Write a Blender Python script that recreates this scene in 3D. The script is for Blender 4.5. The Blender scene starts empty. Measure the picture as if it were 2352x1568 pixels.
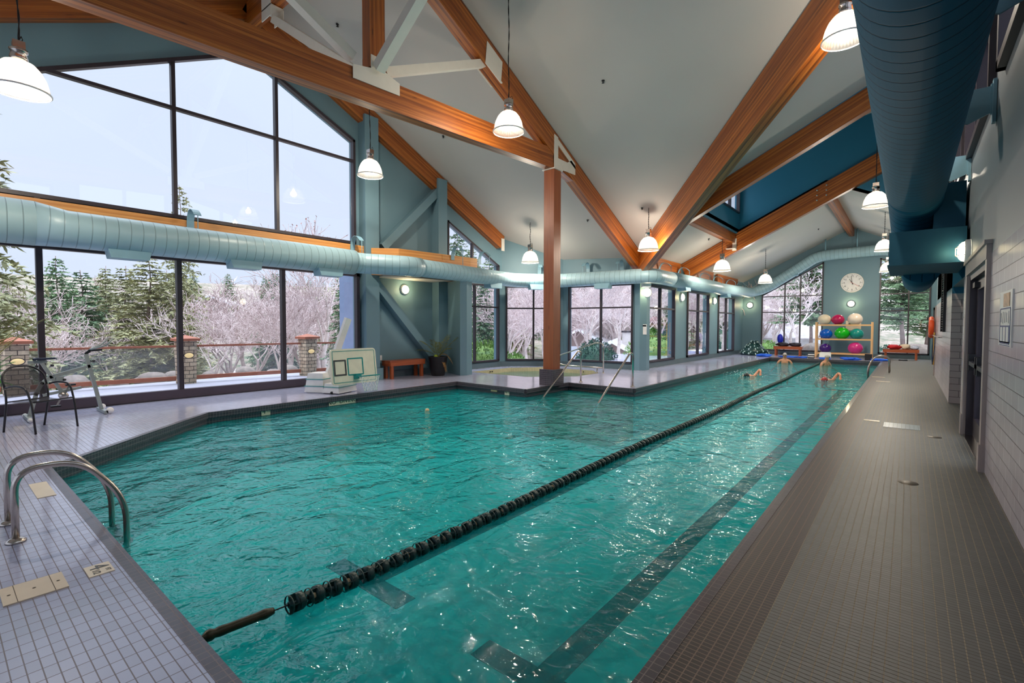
import bpy, bmesh, math, random
from mathutils import Vector, Matrix
from mathutils.geometry import tessellate_polygon
random.seed(7)
S = bpy.context.scene
COL = S.collection
PI = math.pi
# ------------------------------------------------------------ camera, world, exposure
F_PX, YAW, PITCH, ROLL, CAMH = 1107.996, 0.68805661, 0.03443132, 0.0020058, 1.5
cam = bpy.data.cameras.new('camera'); camo = bpy.data.objects.new('camera', cam); COL.objects.link(camo)
cam.sensor_width = 36.0; cam.lens = F_PX*36.0/2352.0; cam.clip_start = 0.05; cam.clip_end = 600
_F = Vector((-math.sin(YAW)*math.cos(PITCH), math.cos(YAW)*math.cos(PITCH), -math.sin(PITCH)))
_R = Vector((math.cos(YAW), math.sin(YAW), 0)); _U = _R.cross(_F)
_R2 = _R*math.cos(ROLL)+_U*math.sin(ROLL); _U2 = _U*math.cos(ROLL)-_R*math.sin(ROLL)
camo.matrix_world = Matrix(((_R2.x, _U2.x, -_F.x, 0), (_R2.y, _U2.y, -_F.y, 0), (_R2.z, _U2.z, -_F.z, CAMH), (0, 0, 0, 1)))
S.camera = camo
S.view_settings.view_transform = 'Standard'; S.view_settings.look = 'None'
S.view_settings.exposure = 0.32; S.view_settings.gamma = 1.0; S.view_settings.use_curve_mapping = False
S.cycles.use_denoising = True
S.cycles.max_bounces = 9; S.cycles.diffuse_bounces = 4; S.cycles.glossy_bounces = 4
S.cycles.transmission_bounces = 6; S.cycles.transparent_max_bounces = 14
S.cycles.caustics_reflective = False; S.cycles.caustics_refractive = False
S.cycles.sample_clamp_indirect = 6.0; S.cycles.blur_glossy = 0.3
S.cycles.use_light_tree = True

W = bpy.data.worlds.new('overcast_sky'); S.world = W; W.use_nodes = True
SKY_H, SKY_Z = 0.88, 5.4            # sky brightness near the horizon and overhead (overcast: brighter overhead)
def build_world():
    nt = W.node_tree; N = nt.nodes; L = nt.links
    bg = N['Background']; tc = N.new('ShaderNodeTexCoord'); sp = N.new('ShaderNodeSeparateXYZ')
    L.new(tc.outputs['Generated'], sp.inputs[0])
    cr = N.new('ShaderNodeValToRGB'); e = cr.color_ramp.elements
    e[0].position = 0.0; e[0].color = (.76, .82, .95, 1)
    e[1].position = 1.0; e[1].color = (.86, .93, 1.0, 1)
    m = e.new(.12); m.color = (.73, .81, 1.0, 1)
    m = e.new(.45); m.color = (.76, .85, 1.0, 1)
    L.new(sp.outputs[2], cr.inputs[0])
    ns = N.new('ShaderNodeTexNoise'); ns.inputs['Scale'].default_value = 2.2; ns.inputs['Detail'].default_value = 3
    L.new(tc.outputs['Generated'], ns.inputs[0])
    mr = N.new('ShaderNodeMapRange'); mr.inputs[1].default_value = .3; mr.inputs[2].default_value = .7
    mr.inputs[3].default_value = .97; mr.inputs[4].default_value = 1.05
    L.new(ns.outputs[0], mr.inputs[0])
    st = N.new('ShaderNodeMapRange'); st.inputs[1].default_value = .50; st.inputs[2].default_value = .95
    st.inputs[3].default_value = SKY_H; st.inputs[4].default_value = SKY_Z
    L.new(sp.outputs[2], st.inputs[0])
    mu = N.new('ShaderNodeMath'); mu.operation = 'MULTIPLY'
    L.new(st.outputs[0], mu.inputs[0]); L.new(mr.outputs[0], mu.inputs[1])
    L.new(cr.outputs[0], bg.inputs[0]); L.new(mu.outputs[0], bg.inputs[1])
build_world()
PENDANT_W, WALL_W = 380.0, 9.0

# ------------------------------------------------------------ material helpers
def srgb(r, g, b):
    f = lambda c: (c/255/12.92) if c/255 <= .04045 else ((c/255+.055)/1.055)**2.4
    return (f(r), f(g), f(b), 1)
class NT:
    def __init__(s, name):
        s.m = bpy.data.materials.new(name); s.m.use_nodes = True
        s.t = s.m.node_tree; s.N = s.t.nodes; s.L = s.t.links; s.b = s.N['Principled BSDF']; s.o = s.N['Material Output']
    def n(s, t, **k):
        x = s.N.new('ShaderNode'+t)
        for a, v in k.items(): setattr(x, a, v)
        return x
    def put(s, sock, v):
        if hasattr(v, 'is_linked') or hasattr(v, 'links'): s.L.new(v, sock)
        else: sock.default_value = v
    def math(s, op, a, b=0.0, c=0.0):
        x = s.n('Math', operation=op); s.put(x.inputs[0], a); s.put(x.inputs[1], b); s.put(x.inputs[2], c); return x.outputs[0]
    def mix(s, f, a, b, mode='MIX'):
        x = s.n('Mix', data_type='RGBA', blend_type=mode); s.put(x.inputs[0], f); s.put(x.inputs[6], a); s.put(x.inputs[7], b); return x.outputs[2]
    def ramp(s, f, *st):
        x = s.n('ValToRGB'); e = x.color_ramp.elements
        while len(e) < len(st): e.new(.5)
        for i, (p, c) in enumerate(st): e[i].position = p; e[i].color = c if len(c) == 4 else (*c, 1)
        s.put(x.inputs[0], f); return x.outputs[0]
    def noise(s, v, scale, detail=3, rough=.55, dist=0.0):
        x = s.n('TexNoise'); s.L.new(v, x.inputs['Vector']); x.inputs['Scale'].default_value = scale
        x.inputs['Detail'].default_value = detail; x.inputs['Roughness'].default_value = rough; x.inputs['Distortion'].default_value = dist
        return x.outputs[0]
    def map(s, v, sc=(1, 1, 1), lo=(0, 0, 0), ro=(0, 0, 0)):
        x = s.n('Mapping'); s.L.new(v, x.inputs[0]); x.inputs[1].default_value = lo; x.inputs[2].default_value = ro; x.inputs[3].default_value = sc
        return x.outputs[0]
    def uv(s): return s.n('TexCoord').outputs['UV']
    def obj(s): return s.n('TexCoord').outputs['Object']
    def sep(s, v):
        x = s.n('SeparateXYZ'); s.L.new(v, x.inputs[0]); return x.outputs
    def bump(s, h, st=.3, d=.01):
        x = s.n('Bump'); x.inputs['Strength'].default_value = st; x.inputs['Distance'].default_value = d
        s.L.new(h, x.inputs['Height']); s.L.new(x.outputs[0], s.b.inputs['Normal']); return x.outputs[0]
    def set(s, **k):
        for a, v in k.items(): s.put(s.b.inputs[a.replace('_', ' ')], v)
        return s
MATS = {}
def plain(name, col, rough=.6, metal=0.0, spec=.5, var=.06, scale=6.0):
    t = NT(name); v = t.obj(); n = t.noise(v, scale, 2)
    k = t.ramp(n, (.3, (1-var,)*3), (.7, (1+var*.5,)*3))
    t.set(Base_Color=t.mix(1.0, col, k, 'MULTIPLY'), Roughness=rough, Metallic=metal)
    t.b.inputs['Specular IOR Level'].default_value = spec
    return t.m
def grid_mat(name, tile, grout, sx, sy, gw=.004, rough=.35, var=.12, stagger=0.0, vgrout=None, wet=0.0, bump=.25, coat=0.0):
    """tiles of sx by sy metres with joints gw wide; UV in metres"""
    t = NT(name); u = t.uv(); X, Y, _ = t.sep(u)
    row = t.math('FLOOR', t.math('DIVIDE', Y, sy))
    Xs = t.math('ADD', t.math('DIVIDE', X, sx), t.math('MULTIPLY', t.math('MODULO', t.math('ABSOLUTE', row), 2.0), stagger))
    fx = t.math('FRACT', Xs); fy = t.math('FRACT', t.math('DIVIDE', Y, sy))
    dx = t.math('MULTIPLY', t.math('MINIMUM', fx, t.math('SUBTRACT', 1.0, fx)), sx)
    dy = t.math('MULTIPLY', t.math('MINIMUM', fy, t.math('SUBTRACT', 1.0, fy)), sy)
    gx = t.math('LESS_THAN', dx, gw/2); gy = t.math('LESS_THAN', dy, gw/2)
    g = t.math('MAXIMUM', gx, gy)
    cell = t.n('CombineXYZ'); t.L.new(t.math('FLOOR', Xs), cell.inputs[0]); t.L.new(row, cell.inputs[1])
    wn = t.n('TexWhiteNoise'); t.L.new(cell.outputs[0], wn.inputs[0])
    k = t.ramp(wn.outputs[0], (0, (1-var,)*3), (1, (1+var,)*3))
    big = t.noise(u, .9, 3); kb = t.ramp(big, (.3, (.9,)*3), (.7, (1.06,)*3))
    base = t.mix(1.0, t.mix(1.0, tile, k, 'MULTIPLY'), kb, 'MULTIPLY')
    if wet:
        wn2 = t.noise(u, 2.6, 4, .6); wm = t.ramp(wn2, (.52, (1, 1, 1)), (.60, (.72, .72, .74)))
        base = t.mix(wet, base, t.mix(1.0, base, wm, 'MULTIPLY'))
    c = t.mix(gx, base, vgrout if vgrout else grout); c = t.mix(gy, c, grout)
    r = t.math('ADD', rough, t.math('MULTIPLY', g, .35))
    if wet:
        wr = t.ramp(t.noise(u, 2.6, 4, .6), (.45, (rough,)*3), (.6, (.07,)*3)); r = t.math('MAXIMUM', t.math('MULTIPLY', g, .5), wr)
    t.set(Base_Color=c, Roughness=r)
    if coat: t.b.inputs['Coat Weight'].default_value = coat; t.b.inputs['Coat Roughness'].default_value = .08
    h = t.math('ADD', t.math('SUBTRACT', 1.0, g), t.math('MULTIPLY', t.noise(u, 35.0, 2), .25))
    t.bump(h, bump, .004)
    return t.m
def wood_mat(name, c1, c2, c3, rough=.42, lam=.04, coat=.25):
    t = NT(name); u = t.uv(); X, Y, _ = t.sep(u)
    lay = t.math('FLOOR', t.math('DIVIDE', Y, lam))
    off = t.n('CombineXYZ'); t.L.new(t.math('ADD', X, t.math('MULTIPLY', lay, 7.3)), off.inputs[0]); t.L.new(Y, off.inputs[1]); t.L.new(t.math('MULTIPLY', lay, 3.1), off.inputs[2])
    v = t.map(off.outputs[0], (.55, 26, 1)); n = t.noise(v, 1.6, 5, .6, .6)
    n2 = t.noise(t.map(off.outputs[0], (.35, 3, 1)), 2.0, 2)
    wn = t.n('TexWhiteNoise', noise_dimensions='1D'); t.L.new(lay, wn.inputs['W'])
    f = t.math('ADD', t.math('MULTIPLY', n, .62), t.math('ADD', t.math('MULTIPLY', n2, .2), t.math('MULTIPLY', wn.outputs[0], .2)))
    col = t.ramp(f, (.3, c1), (.5, c2), (.72, c3))
    # knots
    vo = t.n('TexVoronoi'); t.L.new(t.map(off.outputs[0], (1.3, 9, 1)), vo.inputs['Vector']); vo.inputs['Scale'].default_value = 1.0
    kn = t.ramp(vo.outputs['Distance'], (.045, (.35, .25, .2)), (.10, (1, 1, 1)))
    col = t.mix(1.0, col, kn, 'MULTIPLY')
    fy = t.math('FRACT', t.math('DIVIDE', Y, lam)); ln = t.math('LESS_THAN', fy, .05)
    col = t.mix(t.math('MULTIPLY', ln, .45), col, (*[x*.4 for x in c1[:3]], 1))
    t.set(Base_Color=col, Roughness=rough); t.b.inputs['Coat Weight'].default_value = coat; t.b.inputs['Coat Roughness'].default_value = .3
    t.bump(n, .15, .003)
    return t.m
def duct_mat(name, col, pitch, dark=.55, rough=.38):
    t = NT(name); u = t.uv(); X, Y, _ = t.sep(u)
    f = t.math('FRACT', t.math('DIVIDE', X, pitch)); d = t.math('MULTIPLY', t.math('MINIMUM', f, t.math('SUBTRACT', 1.0, f)), pitch)
    l = t.math('LESS_THAN', d, .006)
    n = t.ramp(t.noise(t.obj(), 1.5, 3), (.3, (.93,)*3), (.7, (1.05,)*3))
    c = t.mix(t.math('MULTIPLY', l, dark), t.mix(1.0, col, n, 'MULTIPLY'), (col[0]*.25, col[1]*.25, col[2]*.25, 1))
    t.set(Base_Color=c, Roughness=rough); t.b.inputs['Specular IOR Level'].default_value = .5 if rough < .5 else .12
    s = t.n('MapRange'); s.interpolation_type = 'SMOOTHSTEP'; t.put(s.inputs[0], d); s.inputs[1].default_value = 0; s.inputs[2].default_value = .014
    t.bump(s.outputs[0], .5, .006)
    return t.m
def emit(name, col, st, base=(1, 1, 1, 1)):
    t = NT(name); t.set(Base_Color=base, Emission_Color=col, Emission_Strength=st, Roughness=.4)
    return t.m
def glass_mat(name, tint=(.97, .985, 1, 1), refl=1.0):
    t = NT(name); tr = t.n('BsdfTransparent'); tr.inputs[0].default_value = tint
    gl = t.n('BsdfGlossy'); gl.inputs['Roughness'].default_value = .01; gl.inputs[0].default_value = (1, 1, 1, 1)
    fr = t.n('Fresnel'); bf = t.n('NewGeometry').outputs['Backfacing']; t.L.new(t.math('ADD', 1.5, t.math('MULTIPLY', bf, -.8333)), fr.inputs[0])
    nz = t.noise(t.obj(), .5, 1); mx = t.n('MixShader')
    t.L.new(t.math('MULTIPLY', fr.outputs[0], t.math('ADD', refl*.97, t.math('MULTIPLY', nz, .06))), mx.inputs[0])
    t.L.new(tr.outputs[0], mx.inputs[1]); t.L.new(gl.outputs[0], mx.inputs[2]); t.L.new(mx.outputs[0], t.o.inputs[0])
    return t.m
def water_mat(name, tint, sc=1.0, refr=.3, strength=1.0, milk=(0, .5, .5, 1), turb=.3):
    t = NT(name); v = t.obj()
    a = t.noise(t.map(v, (1.15*sc, .9*sc, 1), ro=(0, 0, .35)), 2.3, 3, .5, .8)
    b = t.noise(t.map(v, (1*sc, 1.35*sc, 1), ro=(0, 0, -.5)), 7.0, 3, .55, .7)
    h = t.math('ADD', t.math('MULTIPLY', a, .75), t.math('MULTIPLY', b, .2))
    bp = t.n('Bump'); bp.inputs['Strength'].default_value = strength; bp.inputs['Distance'].default_value = .15; calm = t.n('MapRange'); t.put(calm.inputs[0], t.sep(v)[0]); calm.inputs[1].default_value = -7.0; calm.inputs[2].default_value = -1.5; calm.inputs[3].default_value = strength; calm.inputs[4].default_value = strength*.45; t.L.new(calm.outputs[0], bp.inputs['Strength']); t.L.new(h, bp.inputs['Height'])
    gl = t.n('BsdfGlossy'); gl.inputs['Roughness'].default_value = .03; t.L.new(bp.outputs[0], gl.inputs['Normal'])
    tr = t.n('BsdfTransparent'); tr.inputs[0].default_value = tint
    rf = t.n('BsdfRefraction'); rf.inputs[0].default_value = tint; rf.inputs['IOR'].default_value = 1.33; rf.inputs['Roughness'].default_value = .02
    t.L.new(bp.outputs[0], rf.inputs['Normal'])
    m1 = t.n('MixShader'); m1.inputs[0].default_value = refr; t.L.new(tr.outputs[0], m1.inputs[1]); t.L.new(rf.outputs[0], m1.inputs[2])
    fr = t.n('Fresnel'); fr.inputs[0].default_value = 1.45; t.L.new(bp.outputs[0], fr.inputs['Normal'])
    m2 = t.n('MixShader'); t.L.new(fr.outputs[0], m2.inputs[0]); df = t.n('BsdfDiffuse'); df.inputs[0].default_value = milk
    m0 = t.n('MixShader'); cl = t.noise(v, .55, 4, .6, .5); t.L.new(t.math('MULTIPLY', t.math('ADD', .35, t.math('MULTIPLY', cl, 1.3)), turb), m0.inputs[0]); t.L.new(m1.outputs[0], m0.inputs[1]); t.L.new(df.outputs[0], m0.inputs[2])
    t.L.new(m0.outputs[0], m2.inputs[1]); t.L.new(gl.outputs[0], m2.inputs[2])
    t.L.new(m2.outputs[0], t.o.inputs[0])
    return t.m
def leaf_mat(name, c1, c2, rough=.7):
    t = NT(name); n = t.noise(t.obj(), 3.0, 3); oi = t.n('ObjectInfo')
    f = t.math('ADD', t.math('MULTIPLY', n, .8), t.math('MULTIPLY', oi.outputs['Random'], .25))
    t.set(Base_Color=t.ramp(f, (.3, c1), (.75, c2)), Roughness=rough); return t.m
def stone_mat(name):
    t = NT(name); u = t.uv(); b = t.n('TexBrick'); t.L.new(u, b.inputs['Vector'])
    b.inputs['Color1'].default_value = srgb(222, 198, 168); b.inputs['Color2'].default_value = srgb(186, 160, 134); b.inputs['Mortar'].default_value = srgb(92, 80, 70)
    b.inputs['Scale'].default_value = 1; b.inputs['Mortar Size'].default_value = .008; b.inputs['Brick Width'].default_value = .20; b.inputs['Row Height'].default_value = .105; b.offset_frequency = 2
    b.inputs['Bias'].default_value = -.1
    n = t.noise(t.obj(), 14, 4); k = t.ramp(n, (.3, (.75,)*3), (.7, (1.15,)*3))
    t.set(Base_Color=t.mix(1.0, b.outputs[0], k, 'MULTIPLY'), Roughness=.85)
    t.bump(t.math('SUBTRACT', t.math('MULTIPLY', n, .4), b.outputs[1]), .8, .02); return t.m
def hill_mat():
    t = NT('snowy_hillside'); v = t.obj(); n = t.noise(v, .06, 6, .65); n2 = t.noise(v, .8, 4, .7)
    f = t.math('ADD', t.math('MULTIPLY', n, .45), t.math('MULTIPLY', n2, .6))
    t.set(Base_Color=t.ramp(f, (.44, srgb(104, 108, 88)), (.54, srgb(150, 136, 124)), (.64, srgb(186, 172, 168)), (.74, srgb(232, 234, 240))), Roughness=.9)
    t.bump(n2, .6, .3); return t.m
M = {}
M['wall'] = plain('painted_wall_sage_blue', srgb(108, 140, 152), .55, var=.04, scale=1.2)
M['wall_blue'] = plain('painted_wall_deep_blue', srgb(38, 118, 150), .5, var=.04, scale=1.0)
M['wall_right'] = plain('painted_wall_warm_grey', srgb(132, 140, 146), .45, var=.04, scale=1.0)
M['ceiling'] = plain('white_ceiling', srgb(194, 189, 183), .75, var=.03, scale=.6)
M['wood'] = wood_mat('glulam_fir', srgb(92, 40, 8), srgb(152, 78, 20), srgb(200, 120, 46))
M['wood_post'] = wood_mat('solid_fir_post', srgb(110, 52, 24), srgb(144, 74, 36), srgb(170, 96, 50), lam=2.0)
M['wood_light'] = wood_mat('pale_glulam', srgb(176, 100, 40), srgb(212, 142, 70), srgb(232, 172, 100), coat=.1)
M['wood_bench'] = wood_mat('bench_cedar', srgb(128, 52, 22), srgb(168, 80, 38), srgb(196, 108, 58), lam=.14)
M['wood_rack'] = wood_mat('rack_pine', srgb(196, 140, 84), srgb(222, 172, 116), srgb(236, 196, 146), lam=.09)
M['frame'] = plain('dark_bronze_frame', srgb(52, 44, 52), .4, spec=.5)
M['frame_hi'] = plain('dark_bronze_sill', srgb(74, 62, 72), .4)
M['glass'] = glass_mat('window_glass')
M['steel_white'] = plain('cream_painted_steel', srgb(232, 226, 214), .4, var=.03)
M['chrome'] = plain('brushed_stainless', srgb(200, 190, 182), .22, 1.0, var=.05)
M['duct'] = duct_mat('painted_spiral_duct', srgb(158, 190, 200), .17)
M['duct_shaded'] = duct_mat('painted_spiral_duct_shaded', srgb(26, 88, 116), .16, .9, .72)  # same duct paint, shadow on the right duct put into the colour
M['duct_plate'] = plain('duct_paint', srgb(128, 168, 184), .45)
M['duct_plate_shaded'] = plain('duct_paint_shaded', srgb(38, 88, 110), .65, spec=.25)  # plenum paint darkened to match the shaded duct
M['deck'] = grid_mat('deck_tile', srgb(184, 188, 216), srgb(104, 92, 102), .096, .048, .0048, .18, .06, wet=0, bump=.25, coat=.4)  # lavender reflection of sky and windows is put into this grey tile's colour
M['deck_r'] = grid_mat('deck_tile_right', srgb(100, 101, 100), srgb(88, 82, 74), .048, .030, .0045, .45, .08, vgrout=srgb(158, 146, 126), wet=0, bump=.3)
M['coping'] = grid_mat('coping_tile_dark', srgb(70, 62, 74), srgb(128, 116, 118), .048, .048, .0045, .3, .18, wet=0, bump=.35, coat=.2)
M['coping_r'] = grid_mat('coping_tile_brown', srgb(44, 32, 34), srgb(136, 116, 106), .048, .030, .005, .35, .2, wet=0, bump=.35)
M['base_tile'] = grid_mat('wall_base_tile', srgb(92, 112, 120), srgb(78, 92, 98), .05, .05, .004, .35, .05, bump=.2)
M['wall_tile'] = grid_mat('white_wall_tile', srgb(192, 184, 192), srgb(84, 74, 82), .30, .125, .006, .25, .03, .5, vgrout=srgb(176, 168, 176), bump=.3)
M['pier_tile'] = grid_mat('pier_wall_tile', srgb(200, 184, 180), srgb(96, 80, 80), .28, .125, .008, .25, .03, .5, bump=.3)
M['spa_tile'] = grid_mat('spa_tile', srgb(222, 208, 176), srgb(170, 150, 120), .05, .05, .005, .3, .06, bump=.2)
M['pool'] = plain('pool_plaster', srgb(120, 240, 242), .6, var=.1, scale=.8)
M['lane_line'] = plain('pool_lane_tile', srgb(6, 22, 44), .5)
M['step'] = plain('pool_step_tan', srgb(196, 176, 140), .5)
M['water'] = water_mat('pool_water', (.34, .99, 1.0, 1), 1.0, .12, 1.0, (.0, .80, .90, 1), .16)
M['spa_water'] = water_mat('spa_water', (.62, .95, .90, 1), 2.0, .1, .25, (.3, .7, .62, 1), .2)
M['black'] = plain('black_plastic', srgb(24, 24, 28), .4)
M['white'] = plain('white_plastic', srgb(236, 234, 232), .4)
M['snow'] = plain('snow', srgb(240, 242, 250), .9, var=.04, scale=1.0)
M['patio'] = plain('patio_concrete', srgb(160, 158, 172), .85, var=.08, scale=2.0)
M['stone'] = stone_mat('stacked_stone')
M['rail_wood'] = plain('railing_cedar', srgb(170, 98, 72), .6, var=.12)
M['hill'] = hill_mat()
M['bulb'] = emit('lamp_bulb', (1.0, .90, .74, 1), 40.0)
M['lens'] = emit('wall_lamp_lens', (1.0, .88, .60, 1), 4.5)
M['lens_out'] = emit('patio_lamp_lens', (1.0, .76, .38, 1), .45, (.5, .36, .16, 1))
def shade_mat():
    t = NT('prismatic_shade'); u = t.uv(); X, Y, _ = t.sep(u)
    f = t.math('FRACT', t.math('MULTIPLY', X, 40.0)); r = t.math('ABSOLUTE', t.math('SUBTRACT', f, .5))
    tl = t.n('BsdfTranslucent'); tl.inputs[0].default_value = (.13, .12, .105, 1)
    df = t.n('BsdfDiffuse'); df.inputs[0].default_value = (.22, .21, .20, 1)
    tr = t.n('BsdfTransparent'); gl = t.n('BsdfGlossy'); gl.inputs['Roughness'].default_value = .12
    k = t.n('MapRange'); t.put(k.inputs[0], Y); k.inputs[1].default_value = .10; k.inputs[2].default_value = .30; k.inputs[3].default_value = .62; k.inputs[4].default_value = .10
    a = t.n('MixShader'); a.inputs[0].default_value = .3; t.L.new(tl.outputs[0], a.inputs[1]); t.L.new(df.outputs[0], a.inputs[2])
    b = t.n('MixShader'); t.L.new(t.math('ADD', k.outputs[0], t.math('MULTIPLY', r, .35)), b.inputs[0]); t.L.new(a.outputs[0], b.inputs[1]); t.L.new(tr.outputs[0], b.inputs[2])
    fr = t.n('Fresnel'); bf = t.n('NewGeometry').outputs['Backfacing']; t.L.new(t.math('ADD', 1.5, t.math('MULTIPLY', bf, -.8333)), fr.inputs[0])
    c = t.n('MixShader'); t.L.new(fr.outputs[0], c.inputs[0]); t.L.new(b.outputs[0], c.inputs[1]); t.L.new(gl.outputs[0], c.inputs[2])
    t.L.new(c.outputs[0], t.o.inputs[0]); return t.m
M['shade'] = shade_mat()
def rail_glass():
    t = NT('railing_glass'); tr = t.n('BsdfTransparent'); df = t.n('BsdfDiffuse'); df.inputs[0].default_value = (.8, .82, .88, 1)
    m = t.n('MixShader'); n = t.noise(t.obj(), 2.0, 3); t.L.new(t.math('MULTIPLY', n, .16), m.inputs[0])
    t.L.new(tr.outputs[0], m.inputs[1]); t.L.new(df.outputs[0], m.inputs[2]); t.L.new(m.outputs[0], t.o.inputs[0]); return t.m
M['rail_glass'] = rail_glass()

# ------------------------------------------------------------ geometry helpers
class MB:
    """collects faces and builds ONE mesh object; UVs in metres"""
    def __init__(s): s.v = []; s.f = []; s.uv = []; s.mi = []; s.cur = 0; s.sm = []; s.smooth = False
    def face(s, pts, uvs=None):
        b = len(s.v); s.v += [tuple(p) for p in pts]; s.f.append(tuple(range(b, b+len(pts))))
        if uvs is None:
            a, c = Vector(pts[0]), Vector(pts[1]); n = (c-a).cross(Vector(pts[2])-c)
            ax = max(range(3), key=lambda i: abs(n[i])); i, j = [(1, 2), (0, 2), (0, 1)][ax]
            uvs = [(p[i], p[j]) for p in pts]
        s.uv.append(uvs); s.mi.append(s.cur); s.sm.append(s.smooth); return s
    def box(s, c, d, rz=0.0, ta=0.0):
        x, y, z = c; a, b, h = d[0]/2, d[1]/2, d[2]/2; cs, sn = math.cos(rz), math.sin(rz)
        def P(i, j, k):
            q = 1-ta*(k > 0); px, py = i*a*q, j*b*q
            return (x+px*cs-py*sn, y+px*sn+py*cs, z+k*h)
        for q, (u, w) in (([(-1, -1, -1), (-1, 1, -1), (1, 1, -1), (1, -1, -1)], (0, 1)), ([(-1, -1, 1), (1, -1, 1), (1, 1, 1), (-1, 1, 1)], (0, 1)),
                  ([(-1, -1, -1), (1, -1, -1), (1, -1, 1), (-1, -1, 1)], (0, 2)), ([(1, 1, -1), (-1, 1, -1), (-1, 1, 1), (1, 1, 1)], (0, 2)),
                  ([(1, -1, -1), (1, 1, -1), (1, 1, 1), (1, -1, 1)], (1, 2)), ([(-1, 1, -1), (-1, -1, -1), (-1, -1, 1), (-1, 1, 1)], (1, 2))):
            dd = (a, b, h); s.face([P(*t) for t in q], [(t[u]*dd[u], t[w]*dd[w]) for t in q])
        return s
    def b2(s, lo, hi): return s.box([(lo[i]+hi[i])/2 for i in range(3)], [hi[i]-lo[i] for i in range(3)])
    def beam(s, p0, p1, w, h, up=(0, 0, 1), top=False, taper=0.0):
        """rectangular bar p0->p1; w sideways, h along up; top=True: the line runs on the top face"""
        p0, p1 = Vector(p0), Vector(p1); d = (p1-p0); L = d.length; d.normalize(); up = Vector(up)
        sd = d.cross(up).normalized(); u = sd.cross(d).normalized()
        o = -u*(h/2) if top else Vector((0, 0, 0))
        q = [(-1, -1), (1, -1), (1, 1), (-1, 1)]
        A = [p0+o+sd*(a*w/2)+u*(b*h/2) for a, b in q]; t = 1-taper; B = [p1+o+sd*(a*w/2*t)+u*(b*h/2*t) for a, b in q]
        acc = 0
        for i in range(4):
            j = (i+1) % 4; e = w if i % 2 == 0 else h
            s.face([A[i], B[i], B[j], A[j]][::-1], [(0, acc), (L, acc), (L, acc+e), (0, acc+e)][::-1]); acc += e
        s.face(A, [(a*w/2, b*h/2) for a, b in q]); s.face(B[::-1], [(a*w/2, b*h/2) for a, b in q][::-1])
        return s
    def tube(s, pts, r, seg=10, caps=True, closed=False):
        pts = [Vector(p) for p in pts]; n = len(pts); R = r if isinstance(r, (list, tuple)) else [r]*n
        d0 = (pts[1]-pts[0]).normalized(); ref = Vector((0, 0, 1)) if abs(d0.z) < .9 else Vector((1, 0, 0))
        nx = d0.cross(ref).normalized(); rings = []; acc = [0]
        for i in range(n):
            if closed: d = (pts[(i+1) % n]-pts[i-1])
            elif i == 0: d = pts[1]-pts[0]
            elif i == n-1: d = pts[-1]-pts[-2]
            else: d = (pts[i]-pts[i-1]).normalized()+(pts[i+1]-pts[i]).normalized()
            d.normalize(); nx = (nx-d*nx.dot(d)).normalized(); ny = d.cross(nx)
            rings.append([pts[i]+nx*(R[i]*math.cos(2*PI*k/seg))+ny*(R[i]*math.sin(2*PI*k/seg)) for k in range(seg)])
            if i: acc.append(acc[-1]+(pts[i]-pts[i-1]).length)
        sm = s.smooth; s.smooth = True
        m = n if closed else n-1
        if closed: acc.append(acc[-1]+(pts[0]-pts[-1]).length)
        for i in range(m):
            a, b = rings[i], rings[(i+1) % n]; ra = max(R)
            for k in range(seg):
                l = (k+1) % seg
                s.face([a[k], a[l], b[l], b[k]], [(acc[i], k/seg*6.283*ra), (acc[i], (k+1)/seg*6.283*ra), (acc[i+1], (k+1)/seg*6.283*ra), (acc[i+1], k/seg*6.283*ra)])
        s.smooth = sm
        if caps and not closed: s.face(rings[0][::-1]); s.face(rings[-1])
        return s
    def lathe(s, prof, c=(0, 0, 0), seg=24, axis='z', cap=False):
        P = []
        for (r, z) in prof:
            ring = []
            for k in range(seg):
                a = 2*PI*k/seg; x, y = r*math.cos(a), r*math.sin(a)
                v = (x, y, z) if axis == 'z' else ((z, x, y) if axis == 'x' else (y, z, x))
                ring.append(tuple(v[i]+c[i] for i in range(3)))
            P.append(ring)
        sm = s.smooth; s.smooth = True
        for i in range(len(P)-1):
            for k in range(seg):
                l = (k+1) % seg
                s.face([P[i][k], P[i][l], P[i+1][l], P[i+1][k]], [(k/seg, prof[i][1]), ((k+1)/seg, prof[i][1]), ((k+1)/seg, prof[i+1][1]), (k/seg, prof[i+1][1])])
        s.smooth = sm
        if cap: s.face(P[0][::-1]); s.face(P[-1])
        return s
    def prism(s, poly, fn, t0, t1, holes=()):
        """poly: list of (u,v); fn(u,v,t)->xyz; extruded from t0 to t1, with holes"""
        loops = [list(poly)]+[list(h) for h in holes]
        tri = tessellate_polygon([[Vector((a, b, 0)) for a, b in l] for l in loops]); flat = [p for l in loops for p in l]
        for t in tri:
            for tt, o in ((t0, 1), (t1, -1)):
                idx = t[::o]; s.face([fn(*flat[i], tt) for i in idx], [flat[i] for i in idx])
        for l in loops:
            acc = 0
            for i in range(len(l)):
                a, b = l[i], l[(i+1) % len(l)]; e = math.dist(a, b)
                s.face([fn(*a, t0), fn(*b, t0), fn(*b, t1), fn(*a, t1)], [(acc, 0), (acc+e, 0), (acc+e, abs(t1-t0)), (acc, abs(t1-t0))]); acc += e
        return s
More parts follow.
